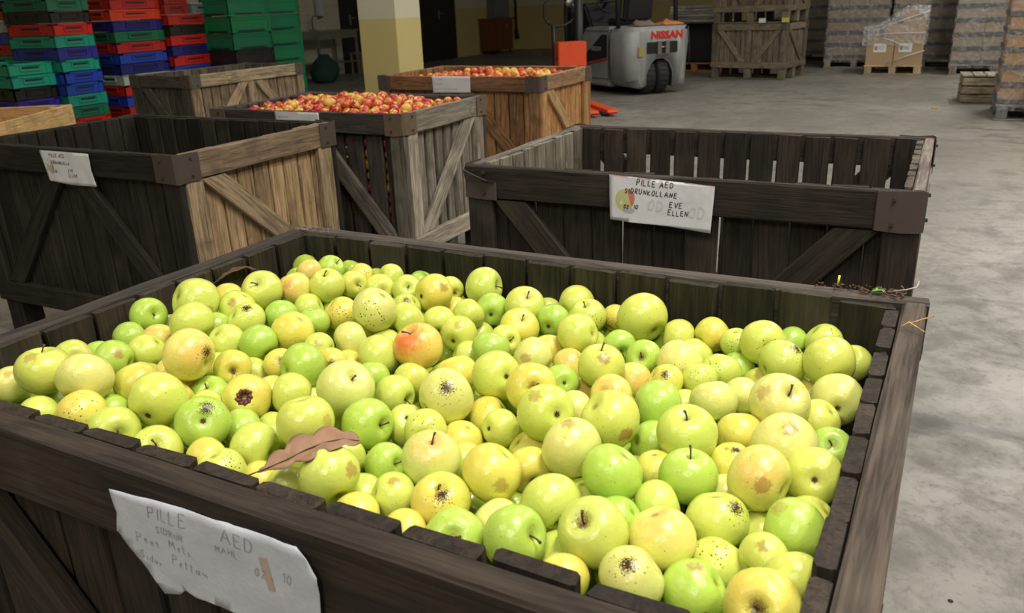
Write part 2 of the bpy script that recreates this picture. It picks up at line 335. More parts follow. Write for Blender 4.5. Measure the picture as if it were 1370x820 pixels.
def fruit_bin(name, cx, cy, rz, W, Dp, label, cat='crate', cols=None, faces=None, rail=.03, H=.83, group=None, gap=.008, nW=13, nD=9, plates=('fl', 'fr', 'br', 'bl'), center=(), foot=.17, z0=0, base=None, front_gap=None, wide=None):
    b = base or empty(name, (cx, cy, z0), rz); tag(b, label, cat, group)
    slat_t = .02; cols = cols or {}; faces = faces or {}
    hw, hd = W/2, Dp/2
    defs = {'front': ((-hw, -hd), (1, 0), (0, -1), W, nW), 'back': ((hw, hd), (-1, 0), (0, 1), W, nW),
            'right': ((hw, -hd), (0, 1), (1, 0), Dp, nD), 'left': ((-hw, hd), (0, -1), (-1, 0), Dp, nD)}
    for fn, (o, u, n, L, cnt) in defs.items():
        fc = cols.get(fn, cols.get('all', (.05, .038, .03))); o = Vector((*o, 0)); u = Vector((*u, 0)); n = Vector((*n, 0))
        wf = fn in ('front', 'back')
        def P(s, dep, z): return o + u*s - n*dep + Vector((0, 0, z))     # s along the face, dep inwards from the outer plane
        # slats
        a, e = (rail+.001, L-rail-.001) if wf else (rail+slat_t+.001, L-rail-slat_t-.001)
        pitch = (e-a)/cnt
        for i in range(cnt):
            g = (front_gap if front_gap and fn == 'front' else gap)*BR.uniform(.7, 1.4); wd = pitch-g; wg = .010 if wide == i and fn == 'front' else 0; wd -= wg; s = a+pitch*(i+.5)+BR.uniform(-.5, .5)*.002 + wg/2; top = H - BR.uniform(.001, .009)
            sc = cols.get(fn+'_slat', fc)
            board('slat', b, P(s, rail+slat_t/2, foot+.005), P(s, rail+slat_t/2, top), wd, slat_t-.002, n, sc, rnd=BR)
        # rails: top, bottom
        s0, s1 = (0, L) if wf else (rail+.001, L-rail-.001)
        rc = cols.get(fn+'_rail', fc)
        board('top_rail', b, P(s0, rail/2, H-.048), P(s1, rail/2, H-.048), .094, rail-.002, n, rc, rnd=BR)
        board('bottom_rail', b, P(s0, rail/2, foot+.045), P(s1, rail/2, foot+.045), .088, rail-.002, n, fc, rnd=BR)
        if faces.get(fn) == 'plain': continue
        zt, zb = H-.096, foot+.09
        for s in ((s0+.042), (s1-.042)): board('corner_board', b, P(s, rail/2, zb), P(s, rail/2, zt), .08, rail-.003, n, cols.get(fn+'_corner', fc), rnd=BR)
        if fn in center: board('centre_board', b, P(L/2, rail/2, zb), P(L/2, rail/2, zt), .08, rail-.004, n, fc, rnd=BR)
        k = faces.get(fn, 'V' if wf else '/')
        ia, ib, mid = s0+.13, s1-.13, L/2; q = .06 if fn in center else .03
        st, sb = zt-.03, zb+.03
        pr = {'V': ((ia, st, mid-q-.03, sb), (ib, st, mid+q+.03, sb)), 'A': ((mid-q-.03, st, ia, sb), (mid+q+.03, st, ib, sb)), '\\': ((ia, st, ib, sb),), '/': ((ia, sb, ib, st),)}[k]
        for x0, za, x1, zc in pr:
            if za < zc: x0, za, x1, zc = x1, zc, x0, za
            za, zc = zt-.003, zb+.003; dx, dz = x1-x0, za-zc; wh = .078*math.hypot(dx, dz)/dz/2; lo_, hi_ = .086+wh, L-.086-wh
            x0 = min(max(x0, lo_), hi_); x1 = min(max(x1, lo_), hi_); ln_ = math.hypot(x1-x0, dz); cs, sn = (x1-x0)/ln_, dz/ln_; sh = abs(cs/sn)*.039 if True else 0
            X = (u*(x1-x0) - Vector((0, 0, dz))).normalized(); Y = n.cross(X).normalized(); sgn = 1 if Y.z*cs > 0 else -1
            bm_ = bmesh.new(); T = rail*.42
            def cut(e_, y): return e_*ln_/2 + y*(Y.z/ (dz/ln_))      # keep both ends level
            ring = []
            for i_ in range(5):
                f_ = i_/4; row = []
                for y_, t_ in ((-.036, -T), (.036, -T), (.039, -T+.003), (.039, T-.003), (.036, T), (-.036, T), (-.039, T-.003), (-.039, -T+.003)):
                    jj = BR.uniform(-1, 1)*.001; row.append(bm_.verts.new((cut(-1+2*f_, y_), y_+jj, t_+jj*.5)))
                ring.append(row)
            for A, B in zip(ring, ring[1:]):
                for k_ in range(8): bm_.faces.new((A[k_], A[(k_+1) % 8], B[(k_+1) % 8], B[k_]))
            bm_.faces.new(ring[0][::-1]); bm_.faces.new(ring[-1]); bmesh.ops.recalc_face_normals(bm_, faces=bm_.faces)
            me_ = D.meshes.new('brace'); bm_.to_mesh(me_); bm_.free(); me_.materials.append(M['wood']); jc = BR.uniform(.85, 1.15)
            link('brace', me_, b, (P(x0, rail*.55, za)+P(x1, rail*.55, zc))/2, Matrix((X, Y, n)).transposed(), tuple(c*jc for c in cols.get(fn+'_brace', fc)))
    # floor boards
    fc = cols.get('all', (.05, .038, .03)); m_ = 7
    for i in range(m_):
        y = -hd+rail+slat_t+.05+(Dp-2*(rail+slat_t)-.1)*i/(m_-1)
        board('floor_board', b, (-hw+rail+slat_t+.004, y, foot+.016), (hw-rail-slat_t-.004, y, foot+.016), .09, .018, (0, 0, 1), fc, rnd=BR)
    # feet and runners
    for y in (-hd+.06, 0, hd-.06):
        board('runner', b, (-hw+.01, y, .011), (hw-.01, y, .011), .1, .02, (0, 0, 1), fc, rnd=BR)
        for x in (-hw+.06, 0, hw-.06):
            board('foot', b, (x, y, .022), (x, y, foot-.001), .1, .09, (0, 1, 0), fc, rnd=BR)
    cp = cols.get('plate', (.10, .07, .055))
    for k in plates:
        sx = 1 if k[1] == 'r' else -1; sy = -1 if k[0] == 'f' else 1
        bin_plate(b, sx*hw, sy*hd, sx, sy, H+.002, c=cp, curl=(k == 'fl' and cols.get('curl', False)))
    return b
DK = (.052, .040, .031)
fruit_bin('fruit_bin', -.602, .897, -.018, 1.235, .866, 'dark weathered wooden fruit bin in the foreground, full of yellow-green apples', cols={'all': (.036, .025, .018), 'front': (.028, .019, .013), 'back_slat': (.027, .022, .012), 'left_slat': (.034, .025, .014), 'back_rail': (.060, .048, .039), 'right_rail': (.058, .042, .032), 'left_rail': (.060, .048, .039)}, faces={'front': 'V', 'right': '/'}, rail=.036, plates=())
fruit_bin('fruit_bin', -.608, 2.474, -.003, 1.213, .837, 'empty dark wooden fruit bin behind the apple bin, sheet with EVE ELLEN on its rail', cols={'all': (.030, .022, .015), 'left_slat': (.20, .17, .13), 'left': (.10, .085, .07), 'left_rail': (.19, .16, .13), 'right_rail': (.16, .13, .11), 'right': (.10, .08, .06), 'plate': (.075, .05, .042), 'curl': True}, faces={'front': 'V'}, gap=.014, front_gap=.004, wide=8)
fruit_bin('fruit_bin', -2.852, 2.335, .006, 1.19, .851, 'empty dark wooden fruit bin with pale tan slatted right side, at left', cols={'all': (.026, .020, .014), 'right': (.31, .205, .11), 'right_slat': (.33, .22, .115), 'right_rail': (.21, .145, .09), 'right_brace': (.30, .22, .13), 'right_corner': (.36, .26, .15), 'plate': (.065, .045, .034)}, faces={'front': 'A', 'right': '\\'}, gap=.007)
fruit_bin('fruit_bin', -2.662, 3.397, .014, 1.141, .772, 'grey weathered wooden bin heaped with small red apples, sheet half hidden', cols={'all': (.055, .045, .037), 'right': (.26, .22, .175), 'right_slat': (.22, .19, .15), 'right_rail': (.22, .19, .15), 'right_brace': (.36, .31, .25), 'right_corner': (.34, .29, .23), 'front_corner': (.13, .11, .085), 'front_brace': (.15, .125, .1), 'front_rail': (.05, .04, .035), 'plate': (.14, .095, .06)}, faces={'front': 'A', 'right': '/'}, gap=.02, nW=10, nD=8)
fruit_bin('fruit_bin', -2.862, 5.198, 0, 1.236, .851, 'orange-brown wooden bin of red apples beside the yellow pillar, white sheet on its rail', cols={'all': (.26, .13, .055), 'right': (.50, .27, .11), 'right_slat': (.50, .26, .10), 'right_rail': (.44, .26, .13), 'right_brace': (.50, .31, .15), 'front_rail': (.20, .095, .045), 'plate': (.09, .06, .05)}, faces={'front': 'A', 'right': '\\'}, gap=.008, nW=11, nD=9)
fruit_bin('fruit_bin', -5.50, 5.31, R(90), 1.30, .68, 'empty brown wooden fruit bin in front of the red and green plastic crate stacks', cols={'all': (.13, .105, .075), 'front': (.27, .20, .125), 'front_rail': (.27, .205, .13), 'left': (.10, .085, .065), 'front_brace': (.36, .26, .16), 'plate': (.10, .075, .055)}, faces={'front': 'A', 'left': '\\'}, center=('front',), gap=.009)
sg = 'two stacked wooden bins at the back'
fruit_bin('fruit_bin', -2.70, 13.97, R(-12), 1.22, .86, 'brown wooden bin on the floor at the back, lower of two stacked', cols={'all': (.17, .135, .095), 'front_brace': (.24, .19, .13)}, faces={'front': 'V', 'right': '\\'}, center=('front',), group=sg)
fruit_bin('fruit_bin', -2.70, 13.97, R(-12), 1.22, .86, 'brown wooden fruit bin standing on top of another bin at the back', cols={'all': (.17, .135, .095)}, faces={'front': 'V', 'right': '\\'}, center=('front',), group=sg, z0=.834)
# small tickets lying in the gap under the upper bin
for x, lab, c in ((-2.62, 'white ticket tucked under the upper bin of the back stack', (.6, .6, .58)), (-2.28, 'small yellow and white ticket under the upper back bin', (.5, .45, .1))):
    tag(boxpart('ticket', (x, 13.42-.0, .845, x+.1, 13.435, .91), M['card'], None, c), lab, 'ticket')
# new pale wood bin at the far left, rotated, boards as parts
wb = empty('wooden_box', (0, 0, 0)); A_ = math.radians(30.6)
ux, uy = Vector((math.cos(A_), math.sin(A_), 0)), Vector((-math.sin(A_), math.cos(A_), 0))   # uy runs away from camera along the side seen
fr = Vector((-4.83, 3.4, 0))
ctr = fr - uy*.6 - ux*.4; wb.location = ctr; wb.rotation_euler = (0, 0, A_)
tag(wb, 'pale new pine bin with orange apples in it, at the left edge', 'crate')
PW = (.62, .40, .17)
for z in (.71, .565, .42, .275, .13):
    for (p, q, n) in (((.39, -.6), (.39, .6), (1, 0)), ((-.39, -.6), (-.39, .6), (-1, 0)), ((-.372, .59), (.372, .59), (0, 1)), ((-.372, -.59), (.372, -.59), (0, -1))):
        board('side_board', wb, (*p, z), (*q, z), .125, .024, (*n, 0), PW, m='rawwood', rnd=BR)
for x in (-.33, .33):
    for y in (-.53, .53): board('corner_post', wb, (x, y, .0), (x, y, .765), .06, .06, (1, 0, 0), PW, m='rawwood', rnd=BR)
for i in range(6): board('floor_board', wb, (-.36, -.42+.168*i, .1), (.36, -.42+.168*i, .1), .15, .02, (0, 0, 1), PW, m='rawwood', rnd=BR)
# ---------------------------------------------------------------- apples
def apple_mesh(seed, seg=28, rings=18):
    rg = random.Random(seed); b = bmesh.new(); sq = rg.uniform(.86, .93); lob = rg.uniform(.01, .03); ph = rg.uniform(0, 6); taper = rg.uniform(.03, .10); tw = rg.uniform(-.05, .05)
    V = []
    for i in range(rings+1):
        t = math.pi*i/rings                        # 0 top .. pi bottom
        row = []
        for k in range(seg):
            a = 2*math.pi*k/seg
            r_ = math.sin(t)**.86 if 0 < i < rings else 0
            z = math.cos(t)*sq
            rad = r_*(1 + lob*math.cos(5*a+ph)*(math.sin(t/2)**2 if t > 1.2 else .3) + tw*math.cos(a+ph) - taper*(1-math.cos(t))/2 + taper*.3)
            z -= .30*math.exp(-(rad/.26)**2)*(1 if z > 0 else 0); z += .20*math.exp(-(rad/.28)**2)*(1 if z < 0 else 0)
            z += .04*math.cos(a+ph*2)*math.sin(t)
            row.append((rad*math.cos(a), rad*math.sin(a), z))
        V.append(row)
    top = b.verts.new(V[0][0]); bot = b.verts.new(V[-1][0]); RR = [[b.verts.new(p_) for p_ in row] for row in V[1:-1]]
    for k in range(seg):
        b.faces.new((top, RR[0][k], RR[0][(k+1) % seg])); b.faces.new((bot, RR[-1][(k+1) % seg], RR[-1][k]))
    for A, B in zip(RR, RR[1:]):
        for k in range(seg): b.faces.new((A[k], B[k], B[(k+1) % seg], A[(k+1) % seg]))
    for f in b.faces: f.smooth = True
    bmesh.ops.recalc_face_normals(b, faces=b.faces)
    me = D.meshes.new('apple'); b.to_mesh(me); b.free(); me.materials.append(M['apple'])
    return me, sq
AM = [apple_mesh(s) for s in range(8)]
LOW = [apple_mesh(30+s, 14, 9) for s in range(3)]
def stem_mesh(bend, ln=.42):
    mb = MB(); mb.tube([(0, 0, 0), (bend*.15, 0, ln*.35), (bend*.5, .02, ln*.7), (bend, .03, ln)], [.035, .028, .03, .05], 7); return mb.mesh('stem', M['stem'])
STEMS = [stem_mesh(.1), stem_mesh(-.16, .5), stem_mesh(.22, .36)]
def calyx_mesh():
    mb = MB()
    for k in range(6):
        a = k*math.pi/3; p0 = Vector((.05*math.cos(a), .05*math.sin(a), 0)); p1 = Vector((.09*math.cos(a+.3), .09*math.sin(a+.3), .06)); p2 = Vector((.04*math.cos(a+.6), .04*math.sin(a+.6), .10))
        mb.tube([p0, p1, p2], [.028, .02, .006], 4)
    mb.lathe([(.07, -.02), (.06, .02), (.02, .03)], 8); return mb.mesh('calyx', M['stem'])
CAL = calyx_mesh()
def core_mesh():
    mb = MB(); rg = random.Random(4)
    for k in range(9):
        a = k*.7; rr = .30+.06*rg.random(); mb.tube([(rr*math.cos(a), rr*math.sin(a), .105), (rr*.75*math.cos(a+.35), rr*.75*math.sin(a+.35), .09+.03*rg.random()), (rr*.35*math.cos(a+.9), rr*.35*math.sin(a+.9), -.02)], [.055, .085, .05], 6)
    return mb.mesh('rotten_core', simple('rotten_flesh', (.13, .035, .02), .45, nscale=6, namt=.7, bmp=.6))
CORE = core_mesh()
COL = {'G': (.43, .60, .09), 'y': (.62, .67, .125), 'Y': (.73, .66, .115), 'P': (.70, .70, .20), 'B': (.78, .69, .17), 'R': (.77, .58, .13)}
CN = {'G': 'green', 'y': 'yellow-green', 'Y': 'golden yellow', 'P': 'pale yellow', 'B': 'pink-blushed yellow', 'R': 'red-blushed yellow'}
camp = Vector((0, 0, 1.27))
TABLE = """
-1.100 0.594 0.797 24.5 P bruise -.2 -.6
-1.031 0.602 0.827 34.4 y bruise -.5 -.5 s -.2 -.95
-1.100 0.688 0.799 25.8 y c .1 0
-1.045 0.609 0.769 27.4 G h
-0.979 0.551 0.795 24.5 y
-0.963 0.612 0.823 33.8 P
-0.924 0.572 0.797 30.3 Y spots -.1 -.4
-1.030 0.704 0.801 28.0 G bruise .2 -.3
-1.108 0.734 0.776 27.2 G h
-1.119 0.801 0.782 26.8 G h
-1.127 0.849 0.806 28.4 G s .4 -.1
-1.024 0.757 0.794 26.3 y bruise .4 .7
-1.068 0.815 0.781 27.0 B h
-1.063 0.895 0.823 38.3 y bruise .5 .4
-1.005 0.832 0.814 33.0 y
-1.120 1.016 0.780 27.0 Y h
-1.012 0.935 0.803 30.2 y bruise -.3 -.3
-1.013 0.995 0.816 33.4 y s -.3 -.4
-0.962 0.902 0.799 29.9 y scab 0 -.7
-1.012 0.883 0.784 26.6 G h
-0.989 1.050 0.802 29.8 B bruise -.4 -.3
-1.030 1.139 0.802 24.4 B
-1.016 1.186 0.799 24.8 G s .6 -.5
-0.940 1.080 0.805 30.3 y s -.2 -.8
-0.944 1.031 0.777 26.7 y h
-0.935 0.951 0.794 26.4 G
-0.867 0.904 0.794 32.3 Y scab .4 .8
-0.879 0.967 0.786 24.5 G
-0.940 0.835 0.790 28.6 y
-0.886 0.848 0.794 27.5 G
-0.887 0.719 0.827 34.8 B scab .7 -.1
-0.931 0.729 0.781 31.4 B bruise .8 .1 s .2 -.9
-0.942 0.671 0.794 29.7 Y
-0.842 0.623 0.811 34.6 y c -.4 .75
-0.874 0.730 0.762 26.9 G h s -.2 -.5
-0.836 0.685 0.768 26.6 y h
-0.887 0.682 0.771 26.6 Y h
-0.868 0.774 0.786 26.0 Y rot 0 .2
-0.873 0.815 0.756 27.0 y h
-0.795 0.725 0.775 31.5 Y core -.15 -.05
-0.916 0.789 0.772 26.8 y h
-0.828 0.830 0.774 24.6 Y scab 0 -.3
-0.775 0.818 0.786 31.8 G
-0.813 0.898 0.776 24.6 y bruise 0 -.3
-0.768 0.871 0.769 24.5 Y scab 0 0
-0.751 0.765 0.770 29.1 y h
-0.650 0.677 0.794 34.1 y bruise .75 0
-0.803 0.778 0.754 26.9 y h
-0.747 0.723 0.736 27.8 y h
-0.766 0.680 0.756 26.5 G h
-0.779 0.633 0.786 32.9 G scab .1 -.6 c 0 -.1
-0.857 0.564 0.792 30.9 y s .25 .15
-0.800 0.576 0.772 29.7 y s -.05 -.3
-0.712 0.648 0.759 30.4 y
-0.944 0.624 0.769 26.7 G h
-0.845 0.636 0.751 27.1 y h
-0.704 0.788 0.735 27.2 y h
-1.120 0.884 0.765 27.6 y h
-0.742 0.599 0.762 24.5 Y
-0.696 0.577 0.766 27.9 y spots .2 -.5
-0.677 0.614 0.733 26.9 Y h
-0.622 0.606 0.748 24.5 y
-0.933 1.171 0.795 25.1 Y spots 0 0
-0.892 1.209 0.787 24.7 y
-0.916 1.125 0.796 24.4 y s .4 0
-0.883 1.159 0.779 28.4 y c .2 .1
-0.830 1.173 0.782 26.8 y s 0 -.2
-0.855 1.256 0.762 26.7 G h
-0.761 1.153 0.790 33.2 Y bruise .5 -.3 c -.8 .2
-0.769 1.220 0.773 24.7 y s .5 .3
-0.953 1.114 0.762 27.4 y h
-0.864 1.020 0.784 28.3 Y spots 0 0
-0.781 1.004 0.809 35.4 P spots -.1 .2
-0.788 1.105 0.776 24.4 y scab 0 -.5
-0.755 1.053 0.773 32.2 y
-0.714 1.094 0.762 28.3 y s -.1 .7
-0.742 1.188 0.746 26.8 Y h
-0.681 1.136 0.767 26.5 y
-0.670 1.152 0.720 27.3 y h
-0.700 1.227 0.784 35.0 y s .9 -.1
-0.662 1.186 0.761 28.1 G c -.1 .4
-0.602 1.196 0.773 33.9 y s .2 -.6
-0.587 1.256 0.741 26.3 y h
-0.544 1.189 0.755 28.5 G c -.4 .4
-0.659 1.233 0.732 27.1 y h
-0.582 1.137 0.756 32.2 Y s .1 -.6
-0.583 1.082 0.754 25.0 y s .5 0
-0.526 1.252 0.766 31.6 y
-0.489 1.209 0.764 30.5 y spots .3 .5 s -.2 -.8
-0.452 1.247 0.752 24.6 Y spots 0 0
-0.662 1.069 0.759 29.6 y bruise 0 -.5 c -.4 .5
-0.793 0.952 0.774 27.8 P
-0.811 1.020 0.754 27.0 y h
-0.659 0.948 0.785 35.7 R s -.5 -.75
-0.771 0.914 0.743 27.1 Y h
-0.718 0.922 0.768 32.1 y
-0.693 0.873 0.759 24.4 G
-0.644 0.900 0.753 25.6 y
-0.668 0.779 0.787 37.3 P s .35 -.55
-0.638 0.847 0.753 28.3 y s .8 .3
-0.586 0.932 0.756 31.7 Y
-0.539 0.829 0.777 36.6 P scab 0 -.35
-0.611 0.747 0.764 32.5 G s .75 .1
-0.581 1.030 0.760 28.9 G
-0.628 1.037 0.735 26.5 y h
-0.508 0.913 0.778 34.1 y c .5 0
-0.443 0.893 0.780 33.8 Y rot .1 0
-0.510 1.034 0.754 31.5 P bruise -.3 0
-0.519 1.116 0.731 27.6 Y h
-0.472 1.124 0.766 32.0 y
-0.467 1.169 0.729 27.1 y h
-0.407 1.139 0.752 25.2 G s .2 .5
-0.391 1.018 0.770 32.7 y bruise .1 -.3 s 0 -.9
-0.464 1.071 0.735 27.0 B h
-0.437 0.979 0.754 24.4 G c .2 .1
-0.422 1.012 0.719 27.6 B h
-0.358 0.970 0.751 28.5 B c -.4 -.1
-0.355 1.057 0.736 26.9 B h
-0.392 0.829 0.785 34.7 y bruise -.4 -.6 c .5 .05
-0.497 0.867 0.736 29.4 Y h
-0.458 0.828 0.749 24.6 y c -.8 0
-0.397 0.933 0.737 26.9 P h
-0.316 0.853 0.780 36.5 y bruise .5 .5
-0.583 0.795 0.745 27.4 y c 0 -.4
-0.537 0.771 0.757 26.3 y spots -.1 -.3 c -.2 .3
-0.502 0.803 0.734 26.9 Y h
-0.413 0.819 0.729 27.1 Y h
-0.761 1.000 0.751 26.7 y h
-0.758 0.802 0.735 27.0 P h
-0.396 1.221 0.771 40.3 y
-0.333 1.216 0.747 29.2 y
-0.281 1.226 0.757 27.6 Y bruise .3 .7
-0.237 1.204 0.758 24.3 y spots 0 .3
-0.192 1.176 0.776 32.7 y spots .3 .4 c .3 .3
-0.161 1.258 0.748 24.5 G
-0.114 1.250 0.761 27.7 y spots .6 -.2
-0.091 1.117 0.786 34.4 y c .3 .7
-0.066 1.214 0.749 26.6 y s -.2 -.5
-0.356 1.108 0.752 26.7 G rot -.2 0
-0.298 1.097 0.760 32.7 P spots 0 .7
-0.294 1.177 0.738 26.8 y h
-0.257 1.059 0.755 24.2 y spots 0 0
-0.237 1.107 0.750 27.8 y spots -.6 0
-0.227 1.164 0.730 27.1 G h
-0.155 1.122 0.771 33.0 y scab .6 -.6
-0.184 1.134 0.722 27.3 Y h
-0.300 1.036 0.753 24.6 Y scab 0 -.4
-0.283 0.946 0.762 32.2 G
-0.221 0.995 0.756 30.3 P
-0.194 1.042 0.749 24.5 P
-0.265 1.011 0.728 27.1 y h
-0.134 0.975 0.784 36.0 P bruise -.5 -.3 s .5 -.3
-0.111 1.124 0.729 27.2 Y h
-0.072 1.059 0.759 33.0 P bruise 0 .8 c 0 .4
-0.088 1.003 0.751 27.6 y
-0.220 0.859 0.777 34.6 y s 0 -.72
-0.172 0.934 0.749 29.0 Y scab -.6 .7
-0.273 0.892 0.735 27.0 G h
-0.113 0.888 0.770 37.5 P bruise .2 -.5
-0.066 0.956 0.740 26.6 G h s .1 -.3
-0.561 0.611 0.776 33.5 y bruise .7 -.2
-0.610 0.689 0.747 29.8 y
-0.548 0.695 0.748 25.1 G s .7 0
-0.478 0.692 0.772 33.8 P blush 0 -.7 s .05 -.8
-0.498 0.641 0.749 25.7 y bruise 0 -.6
-0.547 0.646 0.730 27.2 y h
-0.435 0.645 0.757 31.9 Y crack 0 -.2 s -.2 -.6
-0.393 0.602 0.749 30.1 G s -.1 -.05
-0.514 0.592 0.747 26.2 Y h
-0.450 0.592 0.745 24.5 Y
-0.399 0.697 0.772 33.6 Y bruise .3 .4
-0.467 0.751 0.735 27.0 y h
-0.381 0.757 0.745 27.6 Y rot .2 .6
-0.332 0.771 0.779 34.6 P bruise -.1 -.8
-0.272 0.743 0.776 32.9 G
-0.320 0.685 0.759 32.1 y scab .3 .7
-0.372 0.656 0.738 26.8 P h
-0.328 0.612 0.762 31.8 G s .7 -.1
-0.254 0.642 0.769 33.9 y rot -.4 -.4
-0.265 0.590 0.749 24.2 Y
-0.295 0.645 0.726 27.1 y h
-0.248 0.697 0.750 26.1 G h
-0.307 0.745 0.730 27.0 y h
-0.245 0.815 0.746 24.6 Y
-0.198 0.791 0.764 31.6 G s .1 -.85
-0.167 0.857 0.752 24.5 Y scab .3 -.6
-0.123 0.792 0.779 34.4 B bruise .1 .2
-0.071 0.839 0.767 31.0 y c 0 .1
-0.219 0.739 0.751 26.8 y
-0.192 0.669 0.764 32.5 B
-0.161 0.815 0.729 26.9 P h
-0.154 0.741 0.750 31.8 y scab .6 -.4
-0.111 0.769 0.723 27.5 y h
-0.076 0.739 0.759 31.6 G bruise -.4 -.7
-0.140 0.686 0.735 28.9 y spots -.2 -.5
-0.095 0.686 0.757 24.3 y bruise 0 -.5
-0.202 0.607 0.757 30.8 P scab -.1 -.4
-0.148 0.629 0.744 29.6 G bruise .1 -.7
-0.081 0.602 0.770 32.7 Y rot -.2 .05
-0.064 0.656 0.767 25.4 y h
-0.066 0.792 0.741 26.6 y h
"""
RA = random.Random(5)
rows = [l.split() for l in TABLE.strip().split('\n')]
LM = {39: ('yellow apple with a large rotten brown core hole', 'the apple with the rotten core'), 93: ('orange-red blushed yellow apple in the middle rear of the pile', 'the red-blushed apple'), 151: ('large pale apple with a broad pit and thick woody stem', 'the apple with the thick woody stem'), 166: ('yellow apple with a red-brown crack running from its long stem', 'the apple with the red-brown crack'), 186: ('pink-blushed apple with one large round brown bruise facing out', 'the apple with the round brown bruise'), 184: ('green apple with an upright dark stem', 'the green apple with upright stem'), 194: ('yellow-green apple with a cluster of black specks on top', 'the black-specked apple'), 198: ('big golden apple with brown pit in the near right corner', 'the big golden corner apple'), 196: ('pale apple with a torn brown stem stub by the front board', 'the apple with torn stem stub'), 178: ('large yellow apple with brown russet rays round its stem pit', 'the russet-rayed apple'), 129: ('large plain yellow-green apple standing highest near the back boards', 'the highest plain apple at the back'), 138: ('green apple with black spots and a brown rotten patch', 'the black-spotted green apple'), 174: ('smooth bright green apple near the centre right', 'the smooth bright green apple'), 71: ('golden yellow apple covered in dark brown scab spots', 'the scab-spotted golden apple'), 13: ('large yellow-green apple near the left boards, round and plain', 'the large round apple by left boards'), 10: ('small green apple with stem pit, nearest the left boards', 'the small green apple at left boards'), 22: ('small green apple with thin stem, topmost at the back left', 'the topmost small green apple'), 1: ('large yellow-green apple with upright stem at the left end', 'the left-end apple with upright stem'), 193: ('green apple with brown mark beside the right board', 'the green apple at the right board'), 50: ('large green apple with brown scab above its calyx pit', 'the green apple with brown scab'), 122: ('very large plain pale apple right of the pile centre', 'the very large plain apple'), 160: ('large yellow-green apple overlapping the dry oak leaf', 'the apple under the oak leaf tip'), 187: ('pale apple with dark calyx pit beside the right board', 'the pale apple at the right board'), 153: ('pale yellow apple with dark calyx touching the right boards', 'the pale apple at right rear boards'), 133: ('large yellow-green apple with black spots near the back right corner', 'the spotted apple at the back right'), 79: ('yellow-green apple with stem at the back, touching the dark back boards', 'the apple touching the back boards'), 98: ('large pale apple with a stem pit, left of centre', 'the large pale apple left of centre'), 33: ('large plain yellow-green apple, front left, smooth and round', 'the large smooth front-left apple'), 101: ('large golden apple with small brown triangular mark', 'the golden apple with triangular mark'), 177: ('large green apple with creased stem pit by the front board', 'the green apple with creased pit')}
items = []
for i, t in enumerate(rows):
    P = Vector([float(q) for q in t[:3]]); r_ = float(t[3])/1000; ty = t[4]; rest = t[5:]; hidden = 'h' in rest; rest = [q for q in rest if q != 'h']
    to = (camp-P).normalized(); rgt = upv.cross(to).normalized(); rgt = rt - to*rt.dot(to); rgt.normalize(); up_ = to.cross(rgt).normalized()
    def dirv(dx, dy):
        q = dx*dx+dy*dy; s = 1/math.sqrt(q)*.98 if q > .96 else 1; dx, dy = dx*s, dy*s
        return (rgt*dx - up_*dy + to*math.sqrt(max(.02, 1-dx*dx-dy*dy))).normalized()
    mk = md = None; sd = cd = None; k = 0
    while k < len(rest):
        q = rest[k]
        if q in 'sc': 
            v_ = dirv(float(rest[k+1]), float(rest[k+2]))
            if q == 's': sd = v_
            else: cd = v_
        else: mk = q; md = dirv(float(rest[k+1]), float(rest[k+2]))
        k += 3
    if sd is not None: axis = sd
    elif cd is not None: axis = -cd
    elif mk in ('rot', 'core', 'crack'): axis = md if mk != 'core' else -md
    else:
        a = RA.uniform(0, 6.28); axis = (rgt*math.cos(a)+up_*math.sin(a) - to*RA.uniform(.1, .6)).normalized()
    if mk in ('rot',) and sd is None and cd is None: sd = md
    if mk == 'core': cd = md
    q3 = axis.to_track_quat('Z', 'Y').to_matrix() @ Matrix.Rotation(RA.uniform(0, 6.28), 3, 'Z')
    me, sq = AM[RA.randrange(8)]
    o = D.objects.new('apple', me); C.objects.link(o)
    o.matrix_basis = Matrix.Translation(P) @ (q3 @ Matrix.Diagonal((r_*1.065,)*3)).to_4x4()
    j = [RA.uniform(.94, 1.06) for _ in range(3)]; o.color = (*[min(1, c*(j[0]*.5+j[n]*.5)) for n, c in enumerate(COL[ty])], 1)
    inv = q3.inverted(); lm = inv @ (md or Vector((0, 0, 1))); br_, sp_, sc_ = 0., 0., 0.
    if mk == 'bruise': br_ = RA.uniform(.45, .8)
    if mk == 'spots': sp_ = 1.
    if mk in ('scab', 'crack'): sc_ = 1.; sp_ = .5
    if mk == 'rot': sc_ = .75; br_ = .6
    if mk == 'core': br_ = 1.; sc_ = 1.
    o['mark_dir'] = tuple(lm); o['marks'] = (br_, sp_, sc_)
    bd = inv @ (md if mk == 'blush' else dirv(RA.uniform(-.7, .7), RA.uniform(-.8, .1))); o['blush_dir'] = tuple(bd)
    if ty == 'R': o['blush_dir'] = tuple(inv @ dirv(-.6, -.3))
    o['blush'] = {'G': 0., 'y': 0. if RA.random() < .8 else .1, 'Y': .16, 'P': .08, 'B': .34, 'R': 1.}[ty] + (.35 if mk == 'blush' else 0)
    if sd is not None:
        s_ = link('stem', STEMS[RA.randrange(3)], o, (0, 0, sq-.30)); s_.rotation_euler = (RA.uniform(-.25, .25), RA.uniform(-.25, .25), RA.uniform(0, 6))
    if cd is not None:
        s_ = link('rotten_core' if mk == 'core' else 'calyx', CORE if mk == 'core' else CAL, o, (0, 0, -sq+.20)); s_.rotation_euler = (math.pi, 0, 0)
    items.append((o, P, r_, ty, mk, hidden, sd is not None, cd is not None))
fwg = Vector((fw.x, fw.y)).normalized(); rtg = Vector((fwg.y, -fwg.x))
marks_idx = dict(LM); used = {}
cand = []
